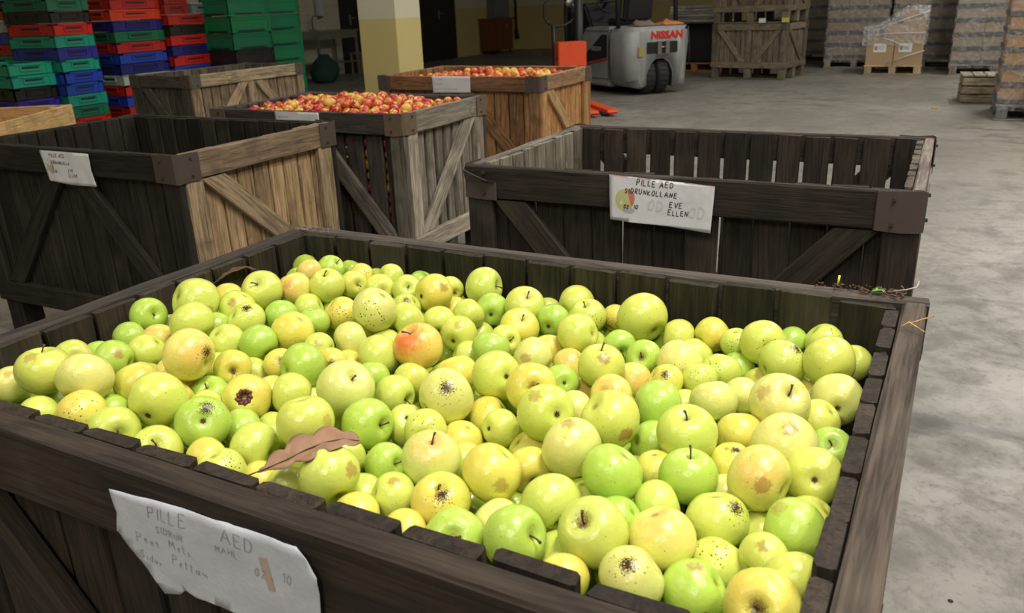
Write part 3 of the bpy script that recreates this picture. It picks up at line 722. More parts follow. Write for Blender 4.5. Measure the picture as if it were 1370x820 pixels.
for i, (o, P, r_, ty, mk, hidden, s_, c_) in enumerate(items):
    o['category'] = 'apple'; o['group'] = 'apples in the front bin'
    if i in marks_idx: o['label'] = marks_idx[i][0]; continue
    best = min(marks_idx, key=lambda k: (items[k][1]-P).length); d = items[best][1]; v2 = Vector((P.x-d.x, P.y-d.y)); a = math.degrees(math.atan2(v2.dot(fwg), v2.dot(rtg)))
    dn_ = ['right of', 'behind-right of', 'behind', 'behind-left of', 'left of', 'front-left of', 'in front of', 'front-right of'][round(a/45) % 8]
    cand.append(((best, dn_), v2.length, i))
cand.sort(key=lambda q: (q[0], q[1]))
for (best, dn_), _, i in cand:
    n_ = used.get((best, dn_), 0); used[(best, dn_)] = n_+1; o, P, r_, ty, mk, hidden, s_, c_ = items[i]
    sz = 'small ' if r_ < .0265 else ('large ' if r_ > .0345 else '')
    ex_ = {'bruise': ' bruised', 'spots': ' speckled', 'scab': ' scabbed', 'rot': ' russeted', 'crack': ' cracked', 'blush': ' blushed'}.get(mk, '')
    if hidden: ex_ = ' half-buried'
    rank = ['', 'second ', 'third ', 'fourth ', 'fifth ', 'sixth ', 'seventh '][n_]
    o['label'] = '%s%s%s apple, %s%s %s' % (sz, CN[ty], ex_, (rank if rank else 'just ') , dn_, marks_idx[best][1])
    o['label'] = ' '.join(o['label'].split())
# the apples buried under the visible layer
def low_apple(bm_, P, r_, rg, mat_i=0):
    me = LOW[rg.randrange(3)][0]; n0 = len(bm_.verts)
    m4 = Matrix.Translation(P) @ Matrix.Rotation(rg.uniform(0, 6), 4, 'X') @ Matrix.Rotation(rg.uniform(0, 6), 4, 'Z') @ Matrix.Diagonal((r_, r_, r_, 1))
    vs = [bm_.verts.new(m4 @ v.co) for v in me.vertices]
    for p_ in me.polygons: f = bm_.faces.new([vs[k] for k in p_.vertices]); f.smooth = True; f.material_index = mat_i
bb = bmesh.new(); sp = [(P, r_) for _, P, r_, *_ in items]
for lay, z in enumerate((.725, .675, .625, .575)):
    for a in range(19):
        for c in range(13):
            x = -1.135+.0595*a+(.03 if (c+lay) % 2 else 0); y = .555+.0575*c
            if x > -.08: continue
            if lay > 1 and not (y < .62): continue
            r_ = RA.uniform(.025, .028); zz = z + .045*max(0, min(1, (-.6-x)/.4))*.9 + RA.uniform(-.006, .006)
            for P, q in sp:
                dxy = math.hypot(P.x-x, P.y-y); m_ = q+r_-.004
                if dxy < m_: zz = min(zz, P.z - math.sqrt(m_*m_-dxy*dxy))
            if zz < z-.04: continue
            low_apple(bb, Vector((x, y, zz)), r_, RA)
me = D.meshes.new('buried_apples'); bb.to_mesh(me); bb.free(); me.materials.append(M['apple'])
o = D.objects.new('buried_apples', me); C.objects.link(o); o.color = (.40, .50, .06, 1); o['marks'] = (0., 0., 0.); o['blush'] = 0.; o['mark_dir'] = (0., 0., 1.); o['blush_dir'] = (0., 0., 1.)
tag(o, 'lower layers of yellow-green apples packed beneath the visible ones in the front bin', 'apples', kind='stuff')
# ---------------------------------------------------------------- small red apples in the two full bins
RCOL = {'r': ((.52, .03, .03), .9, 'deep red'), 'm': ((.72, .40, .06), 1.0, 'red and yellow'), 'g': ((.74, .56, .10), .35, 'yellow')}
th_ = 'first second third fourth fifth sixth seventh eighth ninth tenth eleventh twelfth thirteenth fourteenth fifteenth sixteenth seventeenth eighteenth nineteenth twentieth outermost'.split() + ['outermost']*20
M['redapple'] = simple('red_apple_skin', (.52, .05, .03), .35, nscale=14, namt=.6)
def red_skin():
    m, nt, bs = mat('small_apple_skin'); oi = N(nt, 'ShaderNodeObjectInfo'); tc = N(nt, 'ShaderNodeTexCoord').outputs['Object']
    off = N(nt, 'ShaderNodeVectorMath', operation='ADD'); nt.links.new(tc, off.inputs[0]); cx = N(nt, 'ShaderNodeCombineXYZ'); nt.links.new(mth(nt, 'MULTIPLY', oi.outputs['Random'], 60.), cx.inputs[0]); nt.links.new(cx.outputs[0], off.inputs[1])
    n = noi(nt, off.outputs[0], 1.1, 2); n2 = noi(nt, off.outputs[0], 5, 4)
    f = ramp(nt, mth(nt, 'ADD', n, mth(nt, 'MULTIPLY', mth(nt, 'SUBTRACT', n2, .5), .25)), .52, .66)
    nt.links.new(mixc(nt, f, oi.outputs['Color'], (.74, .56, .09)), bs.inputs['Base Color']); bs.inputs['Roughness'].default_value = .25; return m
M['redskin'] = red_skin()
redlow = []
for s_ in range(6):
    me_ = apple_mesh(60+s_, 16, 10)[0]; me_.materials.clear(); me_.materials.append(M['redskin']); redlow.append(me_)
def red_heap(cx, cy, W, Dp, r0, h0, h1, rg, where, grp, x_off=0, layers=2, gaps=False, keep=99):
    hw, hd = W/2-.058-r0, Dp/2-.058-r0; bmx = bmesh.new()
    px_, py_ = r0*2.03, r0*1.78; ny = int(2*hd/py_); nx = int(2*hw/px_)
    def H(x, y): return h0 + (h1-h0)*max(0, 1-(abs((x-x_off)/hw)**2.2))*max(0, 1-abs(y/hd)**2.5)
    top = []
    for j in range(ny+1):
        for i in range(nx+1):
            if j >= keep: continue
            x = -hw + i*px_ + (r0 if j % 2 else 0); y = -hd + j*py_
            if x > hw: continue
            x += rg.uniform(-.008, .008); y += rg.uniform(-.007, .007)
            r_ = r0*rg.uniform(.86, 1.04); z = H(x, y) + rg.uniform(-.75, .6)*r0
            k = rg.choice('rrrmmmmg'); c, bl, nm = RCOL[k]
            me, _ = LOW[rg.randrange(3)]; o = D.objects.new('red_apple', me); C.objects.link(o)
            q3 = Matrix.Rotation(rg.uniform(0, 6), 3, 'X') @ Matrix.Rotation(rg.uniform(0, 6), 3, 'Z')
            o.matrix_basis = Matrix.Translation((cx+x, cy+y, z)) @ (q3 @ Matrix.Diagonal((r_,)*3)).to_4x4(); o.color = (*c, 1)
            o['marks'] = (0., 0., 0.); o['mark_dir'] = (0., 0., 1.); o['blush'] = bl*rg.uniform(.6, 1); o['blush_dir'] = tuple(q3.inverted() @ Vector((rg.uniform(-.7, .7), -.5, .6)).normalized())
            o.data = redlow[rg.randrange(6)]; o.color = (*{'r': (.48, .022, .035), 'm': (.60, .09, .035), 'g': (.72, .42, .07)}[k], 1)
            tag(o, '%s apple in %s, %s from the left, %s row' % (nm, where, th_[i], th_[j]), 'red apple', grp)
    for lay in range(0, layers+1):
        for j in range(ny+(lay == 0)):
            if lay == 0 and j < keep: continue
            for i in range(nx):
                x = -hw + i*px_ + (r0 if (j+lay) % 2 else 0); y = -hd + j*py_
                if x > hw: continue
                if gaps and lay > 1 and j > 0 and i < nx-1: continue
                zz = H(x, y)-lay*r0*1.9
                if zz < .24: continue
                low_apple(bmx, Vector((cx+x, cy+y, zz)), r0, rg, rg.choice((0, 0, 1)))
    me = D.meshes.new('buried_apples'); bmx.to_mesh(me); bmx.free(); me.materials.append(M['redapple']); me.materials.append(M['apple'])
    o = D.objects.new('buried_apples', me); C.objects.link(o); o.color = (.70, .42, .06, 1); o['marks'] = (0., 0., 0.); o['blush'] = .5; o['mark_dir'] = (0., 0., 1.); o['blush_dir'] = (0., -.7, .7)
    tag(o, 'lower layers of small red apples beneath the heap in ' + where, 'apples', kind='stuff')
red_heap(-2.662, 3.397, 1.141, .772, .0275, .792, .835, random.Random(2), 'the grey bin', 'red apples in the grey bin', layers=9, gaps=True)
red_heap(-2.862, 5.198, 1.236, .851, .031, .772, .818, random.Random(3), 'the orange-brown bin', 'red apples in the orange-brown bin', x_off=.15, keep=7)
# oranges in the pale box
o_pts = [(-.1, .1), (.06, .2), (.18, .0), (-.2, -.1), (.05, -.12), (.22, .3), (-.05, .4), (.12, .48), (-.22, .28), (.28, .15), (.27, -.2), (.3, .42)]
for n_, (x, y) in enumerate(o_pts):
    P = ctr + ux*x + uy*y; o = D.objects.new('orange_apple', LOW[n_ % 3][0]); C.objects.link(o); o.matrix_basis = Matrix.Translation((P.x, P.y, .64 + (.03 if n_ % 4 == 0 else 0))) @ Matrix.Diagonal((.04, .04, .04, 1))
    o.color = (.8, .25, .03, 1); o['marks'] = (0., 0., 0.); o['blush'] = .3; o['mark_dir'] = (0., 0., 1.); o['blush_dir'] = (0., 0., 1.)
    tag(o, 'orange-coloured apple in the pale pine bin, %s' % ('near its front left', 'near the middle', 'by the right board', 'low on the left', 'in front of the middle', 'right of the middle, far half', 'at the far left', 'at the far middle', 'on the left, far half', 'against the right board', 'in the near right corner', 'in the far right corner')[n_], 'apple', 'orange apples in the pale pine bin')
mb = bmesh.new(); rg = random.Random(8)
for i in range(9):
    for k in range(13):
        for z in (.575, .50, .43):
            p_ = Vector((-.32+.08*i, -.5+.083*k, z + rg.uniform(-.01, .01))); low_apple(mb, p_, .042, rg)
me = D.meshes.new('buried_apples'); mb.to_mesh(me); mb.free(); me.materials.append(M['redapple'])
o = D.objects.new('buried_apples', me); C.objects.link(o); o.location = ctr; o.rotation_euler = (0, 0, A_); tag(o, 'lower layers of red-orange apples inside the pale new pine bin', 'apples', kind='stuff')
# ---------------------------------------------------------------- plastic crates
def crate_meshes(L, W, h, kind):
    t = .012
    mb = MB()
    for x0, y0, x1, y1 in ((-L/2, -W/2, L/2, -W/2+t), (-L/2, W/2-t, L/2, W/2), (-L/2, -W/2+t, -L/2+t, W/2-t), (L/2-t, -W/2+t, L/2, W/2-t)): mb.box(x0, y0, .004, x1, y1, h-.012)
    mb.box(-L/2+t, -W/2+t, .004, L/2-t, W/2-t, .016)
    e = .006
    for x0, y0, x1, y1 in ((-L/2-e, -W/2-e, L/2+e, -W/2+t), (-L/2-e, W/2-t, L/2+e, W/2+e), (-L/2-e, -W/2+t, -L/2+t, W/2-t), (L/2-t, -W/2+t, L/2+e, W/2-t)): mb.box(x0, y0, h-.018, x1, y1, h-.001)
    cw = .055 if kind == 'tray' else .03
    for sx in (-1, 1):
        for sy in (-1, 1):
            xa, xb = sorted((sx*(L/2+e), sx*(L/2-cw))); mb.box(xa, sy*(W/2)-e, .002, xb, sy*(W/2)+e, h-.002)
            ya, yb = sorted((sy*(W/2+e), sy*(W/2-cw))); mb.box(sx*(L/2)-e, ya, .002, sx*(L/2)+e, yb, h-.002)
    body = mb.mesh('crate_body', M['plastic'])
    parts = []
    for q, ln in ((0, L), (1, W)):
        hb = MB(); sb = MB(); a = ln*.24; z0, z1 = (h*.52, h*.66)
        if kind == 'tray':
            for u0, u1, w1, za, zb in ((-a, a, .009, z0-.02, z0-.012), (-a, a, .011, z1+.012, z1+.02), (-a, -a+.008, .009, z0-.012, z1+.012), (a-.008, a, .009, z0-.012, z1+.012)): hb.box(u0, -w1, za, u1, 0, zb)
            sb.box(-a*.8, -.003, z0, a*.8, 0, z1)
        else:
            hb.box(-ln/2+.04, -.006, h-.045, ln/2-.04, 0, h-.03); hb.box(-ln/2+.04, -.006, .03, ln/2-.04, 0, .036)
            sb.box(-ln*.34, -.004, .010, ln*.34, 0, .022)
        parts.append((hb.mesh('handle', M['plastic']), sb.mesh('hand_slot', M['black'])))
    return body, parts, (L, W)
def put_crate(e, meshes, cc, front_only=False):
    body, parts, (L, W) = meshes; link('crate_body', body, e, color=cc)
    for k in range(4):
        hm, sm = parts[k % 2]; off = (W if k % 2 == 0 else L)/2; a = k*math.pi/2; d_ = Vector((math.sin(a), -math.cos(a), 0))*off
        hdl = link('handle', hm, e, d_, color=cc, rz=a); link('hand_slot', sm, hdl)
TRAY = crate_meshes(.4, .6, .1015, 'tray'); TRAY2 = crate_meshes(.6, .4, .1015, 'tray'); BIG = crate_meshes(.4, .6, .176, 'big'); HALF = crate_meshes(.4, .3, .1015, 'tray')
CC = {'red': (.62, .02, .014), 'dark red': (.36, .012, .012), 'orange-red': (.72, .055, .015), 'teal': (.01, .36, .24), 'blue': (.015, .07, .50), 'navy': (.012, .018, .20), 'green': (.006, .20, .075), 'dark green': (.01, .15, .085), 'black': (.016, .014, .014), 'white': (.55, .56, .58), 'grey': (.22, .24, .26), 'violet-blue': (.035, .03, .34)}
RC = random.Random(21)
def stack(cx, cy, z0, pitch, cols, meshes, where, grp, rz=0, first=0, jit=.006):
    """cols from the floor up; where names the stack; labels count up from the floor"""
    nt_ = len(cols); th = ['lowest', '2nd', '3rd', '4th', '5th', '6th', '7th', '8th', '9th', '10th', '11th', '12th', '13th', '14th', '15th', '16th']
    for i, c in enumerate(cols):
        e = empty('plastic_crate', (cx+RC.uniform(-1, 1)*jit, cy+RC.uniform(-1, 1)*jit, z0+pitch*i), rz + RC.uniform(-1, 1)*.012)
        cc = tuple(k*RC.uniform(.85, 1.1) for k in CC[c])
        put_crate(e, meshes, cc)
        t = nt_-1-i; pos = 'topmost' if t == 0 else (th[i] + ' from the floor')
        tag(e, '%s plastic crate, %s, %s' % (c, pos, where), 'crate', grp)
P_ = .1033
stack(-7.34, 5.12, 0, P_, ['red', 'blue', 'green', 'red', 'green', 'teal', 'blue', 'blue', 'teal', 'violet-blue', 'teal', 'red', 'black', 'dark green', 'teal'], TRAY2, 'tall mixed stack near the left', 'mixed colour crate stack', rz=.04)
stack(-7.42, 4.70, 0, P_, ['red', 'teal', 'green', 'blue', 'green', 'violet-blue', 'black', 'teal', 'teal'], TRAY2, 'low teal-topped stack', 'low crate stack')
stack(-8.05, 5.2, .14, P_, ['blue', 'red', 'green', 'black', 'teal', 'blue', 'teal', 'teal', 'red', 'blue', 'white', 'red', 'dark red'], TRAY2, 'leftmost stack on a pallet', 'leftmost crate stack')
stack(-7.56, 6.10, 0, P_, ['blue', 'green', 'red', 'red', 'blue', 'red', 'white', 'navy', 'blue', 'red', 'green', 'navy', 'orange-red', 'red', 'red'], TRAY, 'tall stack behind the brown bin', 'red topped crate stack')
stack(-7.50, 6.72, .14, P_, ['blue', 'red', 'green', 'blue', 'red', 'blue', 'red', 'navy', 'red', 'black', 'red'], TRAY, 'stack left of the green crates', 'half height crate stack')
stack(-7.50, 6.56, .14+11*P_, P_, ['dark red', 'dark red'], HALF, 'small pair left of the green crates', 'half height crate stack')
e = empty('plastic_crate', (-7.48, 6.90, .14+11*P_)); put_crate(e, HALF, CC['grey']); boxpart('rim', (-.206, -.156, .1025, .206, .156, .112), M['plastic'], e, CC['white']); tag(e, 'grey plastic crate with white rim next to the small dark red crates', 'crate')
stack(-7.12, 7.22, 0, .1775, ['green', 'green', 'green', 'green', 'black', 'green', 'green', 'green', 'green'], BIG, 'left stack of big green crates', 'left big green crate stack')
stack(-7.26, 7.90, 0, .1775, ['green', 'green', 'green', 'green', 'green', 'green', 'green', 'green', 'green'], BIG, 'right stack of big green crates', 'right big green crate stack')
def pallet(name, cx, cy, rz, L, W, col, label, h=.144, m='rawwood'):
    e = empty(name, (cx, cy, 0), rz); tag(e, label, 'pallet')
    n_ = 6
    for i in range(n_): board('deck_board', e, (-L/2, -W/2+.05+(W-.1)*i/(n_-1), h-.011), (L/2, -W/2+.05+(W-.1)*i/(n_-1), h-.011), .1, .02, (0, 0, 1), col, m=m)
    for x in (-L/2+.06, 0, L/2-.06):
        for y in (-W/2+.05, 0, W/2-.05): board('block', e, (x, y, .021), (x, y, h-.023), .1, .1, (0, 1, 0), col, m=m)
    for y in (-W/2+.05, 0, W/2-.05): board('runner', e, (-L/2, y, .010), (L/2, y, .010), .1, .018, (0, 0, 1), col, m=m)
    return e
pallet('pallet', -8.05, 5.2, R(90), .62, .44, (.3, .2, .1), 'wooden pallet under the leftmost plastic crate stack', h=.138)
pallet('pallet', -7.50, 6.72, R(90), .62, .44, (.3, .2, .1), 'wooden pallet under the half-height crate stack', h=.138)
# ---------------------------------------------------------------- wrapped cardboard pallets along the back
def carton_stack(cx, cy, W, Dp, layers, lh, col, label, seams=3, pc=(.28, .24, .19), rz=0):
    e = pallet('carton_pallet', cx, cy, rz, W, Dp, pc, label, h=.16, m='wood'); e['category'] = 'cartons'
    gh = lh*.27
    for k in range(layers):
        z = .162 + k*lh
        boxpart('grey_band', (-W/2, -Dp/2, z, W/2, Dp/2, z+gh-.002), M['card'], e, (.085, .09, .105))  # thin dark grey band below each layer of cartons
        for i in range(seams):
            for j in range(2):
                x0 = -W/2+.012+(W-.024)*i/seams; x1 = -W/2+.012+(W-.024)*(i+1)/seams-.004
                y0 = -Dp/2+.012+(Dp-.024)*j/2; y1 = y0+(Dp-.024)/2-.004
                c = tuple(q*RC.uniform(.97, 1.03) for q in col); boxpart('carton', (x0, y0, z+gh, x1, y1, z+lh-.002), M['card'], e, c)
    mb = MB(); zt = .16+layers*lh+.01
    for x0, y0, x1, y1 in ((-W/2-.008, -Dp/2-.009, W/2+.008, -Dp/2-.008), (-W/2-.009, -Dp/2-.008, -W/2-.008, Dp/2), (W/2+.008, -Dp/2-.008, W/2+.009, Dp/2)): mb.box(x0, y0, .1, x1, y1, zt)
    part('stretch_wrap', mb, M['wrap'], e); return e
M['wrap'] = D.materials['stretch_film'].copy(); M['wrap'].name = 'thin_stretch_film'
for n_ in M['wrap'].node_tree.nodes:
    if n_.type == 'MAP_RANGE': n_.inputs[3].default_value = .02; n_.inputs[4].default_value = .22
CB = (.27, .21, .14)
carton_stack(-1.42, 16.22, .98, 1.1, 8, .2, CB, 'stack of striped cardboard cartons against the back, left of the seam')
carton_stack(-.37, 16.22, 1.02, 1.1, 8, .2, CB, 'stack of striped cardboard cartons behind the film-wrapped pallet')
carton_stack(.64, 15.0, 1.2, 1.2, 8, .2, (.30, .24, .17), 'tall carton stack behind the small slatted crate')
carton_stack(1.12, 10.0, 1.26, 1.0, 11, .163, (.36, .22, .12), 'nearest orange-brown carton stack at the right edge', pc=(.2, .2, .2))
carton_stack(-2.5, 17.6, 1.1, 1.1, 7, .2, CB, 'stack of cartons far behind the two stacked wooden bins')
carton_stack(2.2, 14.6, 1.2, 1.2, 8, .2, CB, 'carton stack at the far right behind the nearest one')
# pallet with half unwrapped carton load
e = pallet('film_wrapped_pallet', -.74, 14.83, 0, .82, .8, (.46, .35, .22), 'small pallet of brown boxes under crumpled clear film in front of the carton wall', m='rawwood'); e['category'] = 'boxes'
for x0, x1, z0, z1, y1 in ((-.4, -.01, .146, .56, .38), (0, .4, .146, .56, .38), (-.16, .4, .562, .76, .36), (.08, .4, .762, .95, .34)):
    boxpart('cardboard_box', (x0, -.38, z0, x1, y1, z1), M['card'], e, (.40, .28, .16))
for x0 in (-.30, .06):
    sb_ = boxpart('label_sheet', (x0, -.3835, .34, x0+.18, -.381, .47), M['paper2'], e, (.6, .6, .6)); tb = MB(); tb.box(-.075, -.003, .03, -.035, -.0015, .09)
    for q in range(3): tb.box(-.02, -.003, .035+.022*q, .07, -.0015, .041+.022*q)
    link('print', tb.mesh('print', M['pencil']), sb_, (0, 0, 0))
fm = bmesh.new(); rg = random.Random(6); G = {}
def film_h(x):
    return .70 + .29*min(1, max(0, (x+.30)/.42))
for i in range(21):
    for k in range(15):
        x = -.50+.93*i/20; s = k/14
        if s < .35: y = -.40; z = .44 + (film_h(x)-.44)*s/.35
        elif s < .75: y = -.40+.8*(s-.35)/.4; z = film_h(x)+.02
        else: y = .40; z = film_h(x) - (film_h(x)-.44)*(s-.75)/.25
        if i == 0: x += .03
        nz = noise.noise(Vector((x*7, y*6, z*7)))*.035
        G[i, k] = fm.verts.new((x+nz*.6, y-abs(nz)*.6*(1 if s < .5 else -1), z+nz))
for i in range(20):
    for k in range(14): fm.faces.new((G[i, k], G[i+1, k], G[i+1, k+1], G[i, k+1])).smooth = True
me = D.meshes.new('clear_film'); fm.to_mesh(me); fm.free(); me.materials.append(M['film']); link('clear_film', me, e)
mb = MB()
for a, b_ in (((-.42, -.39, .62), (.42, -.395, .93)), ((-.2, -.395, .56), (.2, -.39, .40)), ((-.1, -.392, .17), (.42, -.395, .36)), ((-.4, -.395, .6), (.42, -.395, .62))): mb.tube([a, ((a[0]+b_[0])/2, -.402, (a[2]+b_[2])/2+.01), b_], .006, 5)
part('film_strand', mb, M['paper2'], e)
# small slatted crate
e = empty('slatted_crate', (.50, 11.18, 0), R(3)); tag(e, 'small pale slatted wooden crate on the floor by the nearest carton stack', 'crate')
sc = (.33, .27, .18)
for i in range(5): board('top_slat', e, (-.27+.125*i, -.26, .30), (-.27+.125*i, .26, .30), .112, .014, (0, 0, 1), (.46, .40, .30), rnd=RC)
for z in (.05, .145, .24):
    for s in (-1, 1):
        board('side_slat', e, (-.31, s*.258, z), (.31, s*.258, z), .078, .012, (0, s, 0), sc, rnd=RC); board('end_slat', e, (s*.316, -.25, z), (s*.316, .25, z), .078, .012, (s, 0, 0), sc, rnd=RC)
for x in (-.27, .27):
    for s in (-1, 1): board('corner_post', e, (x, s*.238, .0), (x, s*.238, .292), .07, .025, (0, s, 0), (.10, .085, .065), rnd=RC)
# black fabric-sided box on an orange pallet with wrapped boards above
pallet('pallet', -3.98, 15.45, R(-5), 1.0, .9, (.42, .20, .05), 'orange-brown pallet beneath the black box at the back')
e = empty('black_box', (-3.98, 15.45, .146), R(-5)); tag(e, 'black square bulk box with a pale cover on an orange pallet at the back', 'box')
boxpart('box_body', (-.48, -.43, 0, .48, .43, .66), M['black'], e, bevel=.02); boxpart('white_cover', (-.50, -.45, .662, .50, .45, .69), M['cloth'], e, (.55, .53, .5), bevel=.008)
for i in range(6):
    tag(board('plank', None, (-4.43+.01*i, 15.06+.0*i, .855+.045*i), (-3.53+.01*i, 15.0, .865+.045*i), .6, .04, (0, 0, 1), (.34, .31, .26), rnd=RC), '%s grey-brown board in the pile on top of the black box at the back' % ('lowest', 'second', 'third', 'fourth', 'fifth', 'topmost')[i], 'board', 'boards on the black box')
# ---------------------------------------------------------------- forklift
fk = empty('forklift', (-3.80, 10.9, 0), R(52)); tag(fk, 'grey and black forklift truck seen from behind with red lettering and twin rear wheels', 'forklift')
FG = (.31, .32, .32)
arch = [(.10, .12), (.02, .20), (0, .5), (.01, .84), (.06, .90), (.99, .90), (1.04, .84), (1.05, .5), (1.03, .22), (.98, .10), (.80, .08), (.79, .30), (.72, .42), (.60, .48), (.42, .48), (.30, .42), (.22, .28), (.20, .09)]
mb = MB(); mb.prism(arch, 0, .55, 'y'); me = mb.mesh('counterweight', M['paint'])
b = bmesh.new(); b.from_mesh(me)
bmesh.ops.subdivide_edges(b, edges=[q for q in b.edges if abs(q.verts[0].co.y-q.verts[1].co.y) > .3], cuts=6)
for v in b.verts:                                        # round the rear corners in plan
    x, y = v.co.x, v.co.y; d = min(y/.30, 1); ins = .17*(1-math.sqrt(max(0, 1-(1-d)**2)))
    v.co.x = .525 + (x-.525)*(1-ins/.525)
bmesh.ops.bevel(b, geom=[q for q in b.edges if q.is_manifold and q.calc_face_angle(0) > .6], offset=.028, segments=3, affect='EDGES')
for f in b.faces: f.smooth = True
b.to_mesh(me); b.free(); cw_ = link('counterweight', me, fk, color=FG)
mb = MB(); mb.prism([(.555, .10), (1.30, .10), (1.30, .78), (1.22, .895), (.555, .905)], .02, 1.03, 'x'); side = part('battery_cover', mb, M['paint'], fk, (0, 0, 0), FG, .025)
for f in side.data.polygons: f.use_smooth = False
mb = MB(); mb.prism([(.60, .60), (.60, .80), (.74, .80), (1.20, .52), (1.24, .40), (.60, .50)], .012, .019, 'x'); part('window_panel', mb, M['black'], side)
mb = MB(); mb.prism([(.60, .46), (.60, .49), (1.28, .38), (1.28, .345)], .012, .019, 'x'); part('red_stripe', mb, M['paint'], side, color=(.5, .02, .05))
mb = MB(); mb.box(.014, .555, .16, .0185, .562, .88); mb.box(.014, .56, .845, .0185, 1.22, .851); mb.box(.014, .56, .20, .0185, 1.30, .206); part('panel_seam', mb, M['black'], side)
# coupling recess with pin at the rear
mb = MB(); mb.box(.28, -.010, .55, .78, .012, .70); hp = part('coupling_recess', mb, M['black'], fk, bevel=.008)
mb = MB(); mb.box(.44, -.030, .54, .50, .0, .71); mb.box(.57, -.030, .54, .63, .0, .71); mb.tube([(.50, -.02, .63), (.57, -.02, .63)], .012); part('tow_pin', mb, M['steel'], hp)
def text_mesh(s, size, m, ext=.003, bold=.0):
    cu = D.curves.new('txt', 'FONT'); cu.body = s; cu.size = size; cu.extrude = ext; cu.offset = bold; cu.align_x = 'CENTER'; cu.resolution_u = 3
    o = D.objects.new('txt', cu); C.objects.link(o); bpy.context.view_layer.update()
    me = D.meshes.new_from_object(o.evaluated_get(bpy.context.evaluated_depsgraph_get())); D.objects.remove(o); D.curves.remove(cu); me.materials.clear(); me.materials.append(m); me.name = 'lettering'; return me
RX = Matrix.Rotation(R(90), 3, 'X')
link('lettering', text_mesh('NISSAN', .155, M['paint'], .004, .006), fk, (.60, -.004, .745), RX @ Matrix.Diagonal((1.0, .85, 1)), (.62, .02, .015))
link('side_lettering', text_mesh('NISSAN', .085, M['pencil'], .002, .001), side, (.010, .90, .58), Matrix.Rotation(R(-90), 3, 'Z') @ RX)
mb = MB(); mb.box(.15, .02, .52, .22, -.004, .64); part('yellow_sticker', mb, M['paint'], cw_, color=(.40, .32, .08))
def wheel(name, x, y, r_, wd, rz=0):
    mb = MB(); mb.lathe([(r_*.55, -wd/2), (r_*.9, -wd/2), (r_, -wd*.35), (r_, wd*.35), (r_*.9, wd/2), (r_*.55, wd/2)], 28, 'x')
    for k in range(22):
        a = 2*math.pi*k/22; m4 = Matrix.Rotation(a, 4, 'X'); mb.box(-wd*.42, -.012, r_-.004, wd*.42, .012, r_+.007, m4)
    o = part(name, mb, M['rubber'], fk, (x, y, r_+.007), rz=rz); hb = MB(); hb.lathe([(r_*.5, -wd*.35), (r_*.56, -wd*.3), (r_*.56, wd*.3), (r_*.5, wd*.35)], 18, 'x'); link('hub', hb.mesh('hub', M['paint']), o, color=(.2, .2, .2)); return o
wheel('rear_wheel', .385, .22, .235, .16, R(-8)); wheel('rear_wheel', .585, .20, .235, .16, R(-8))
wheel('front_wheel', .03, 1.62, .29, .19); wheel('front_wheel', 1.02, 1.62, .29, .19)
boxpart('chassis', (.16, .50, .14, .89, 1.95, .36), M['black'], fk, bevel=.02)
boxpart('floor_plate', (.02, 1.31, .30, 1.03, 1.85, .46), M['black'], fk, bevel=.02)
mb = MB(); mb.box(.13, 1.25, .40, .92, 1.72, .86); mb.box(.25, 1.55, .86, .8, 1.78, 1.12); mb.prism([(1.4, .85), (1.8, .85), (1.8, 1.22), (1.62, 1.20)], .25, .8, 'x'); part('cowl', mb, M['black'], fk, bevel=.03)
mb = MB(); mb.box(.28, .62, .905, .78, 1.10, 1.0); mb.prism([(.58, .95), (.70, .95), (.64, 1.55), (.50, 1.55)], .30, .76, 'x'); part('seat', mb, M['black'], fk, bevel=.04, seg=3)
mb = MB(); mb.tube([(.52, 1.65, 1.1), (.52, 1.42, 1.22)], .025)
ring = [(.52+.17*math.cos(a*math.pi/10), 1.40+.07*math.sin(a*math.pi/10), 1.23+.155*math.sin(a*math.pi/10)) for a in range(21)]; mb.tube(ring, .014, caps=False); mb.tube([ring[0], ring[10]], .012); part('steering_wheel', mb, M['black'], fk)
for x in (.05, 1.0):
    mb = MB(); mb.tube([(x, .36, .89), (x, .40, 1.5), (x, .62, 2.1), (x, 1.75, 2.15), (x, 1.85, 1.0), (x, 1.80, .44)], .034, 6); part('overhead_guard', mb, M['black'], fk)
mb = MB()
for k in range(5): mb.box(.05, .7+.22*k, 2.10, 1.0, .75+.22*k, 2.14)
part('guard_bars', mb, M['black'], fk)
mb = MB()
for x in (.20, .78): mb.box(x, 1.95, .06, x+.08, 2.07, 2.2); mb.box(x+.015, 2.07, .06, x+.065, 2.12, 2.0)
for z in (.3, 1.0, 2.1): mb.box(.20, 1.99, z, .86, 2.05, z+.1)
part('mast', mb, M['black'], fk)
for x in (.24, .72):
    mb = MB(); mb.box(x, 2.14, .05, x+.1, 2.18, .55); mb.box(x, 2.14, .05, x+.1, 3.15, .085); part('fork', mb, M['black'], fk)
mb = MB(); mb.box(.16, 2.12, .35, .9, 2.16, .42); mb.box(.16, 2.12, .5, .9, 2.16, .56); part('carriage', mb, M['black'], fk)
mb = MB(); mb.tube([(.22, .2, .92), (.24, .33, .95), (.27, .42, .905)], .012); mb.tube([(.94, -.005, .88), (1.0, .03, .6), (1.03, .06, .40)], .012); part('cable', mb, M['black'], fk)
mb = MB(); mb.tube([(.10, 1.62, 1.15), (.02, 1.60, 1.22)], .012); mb.lathe([(.001, -.012), (.07, -.008), (.07, .008), (.001, .012)], 14, 'y', (-.02, 1.6, 1.24)); part('mirror', mb, M['steel'], fk)
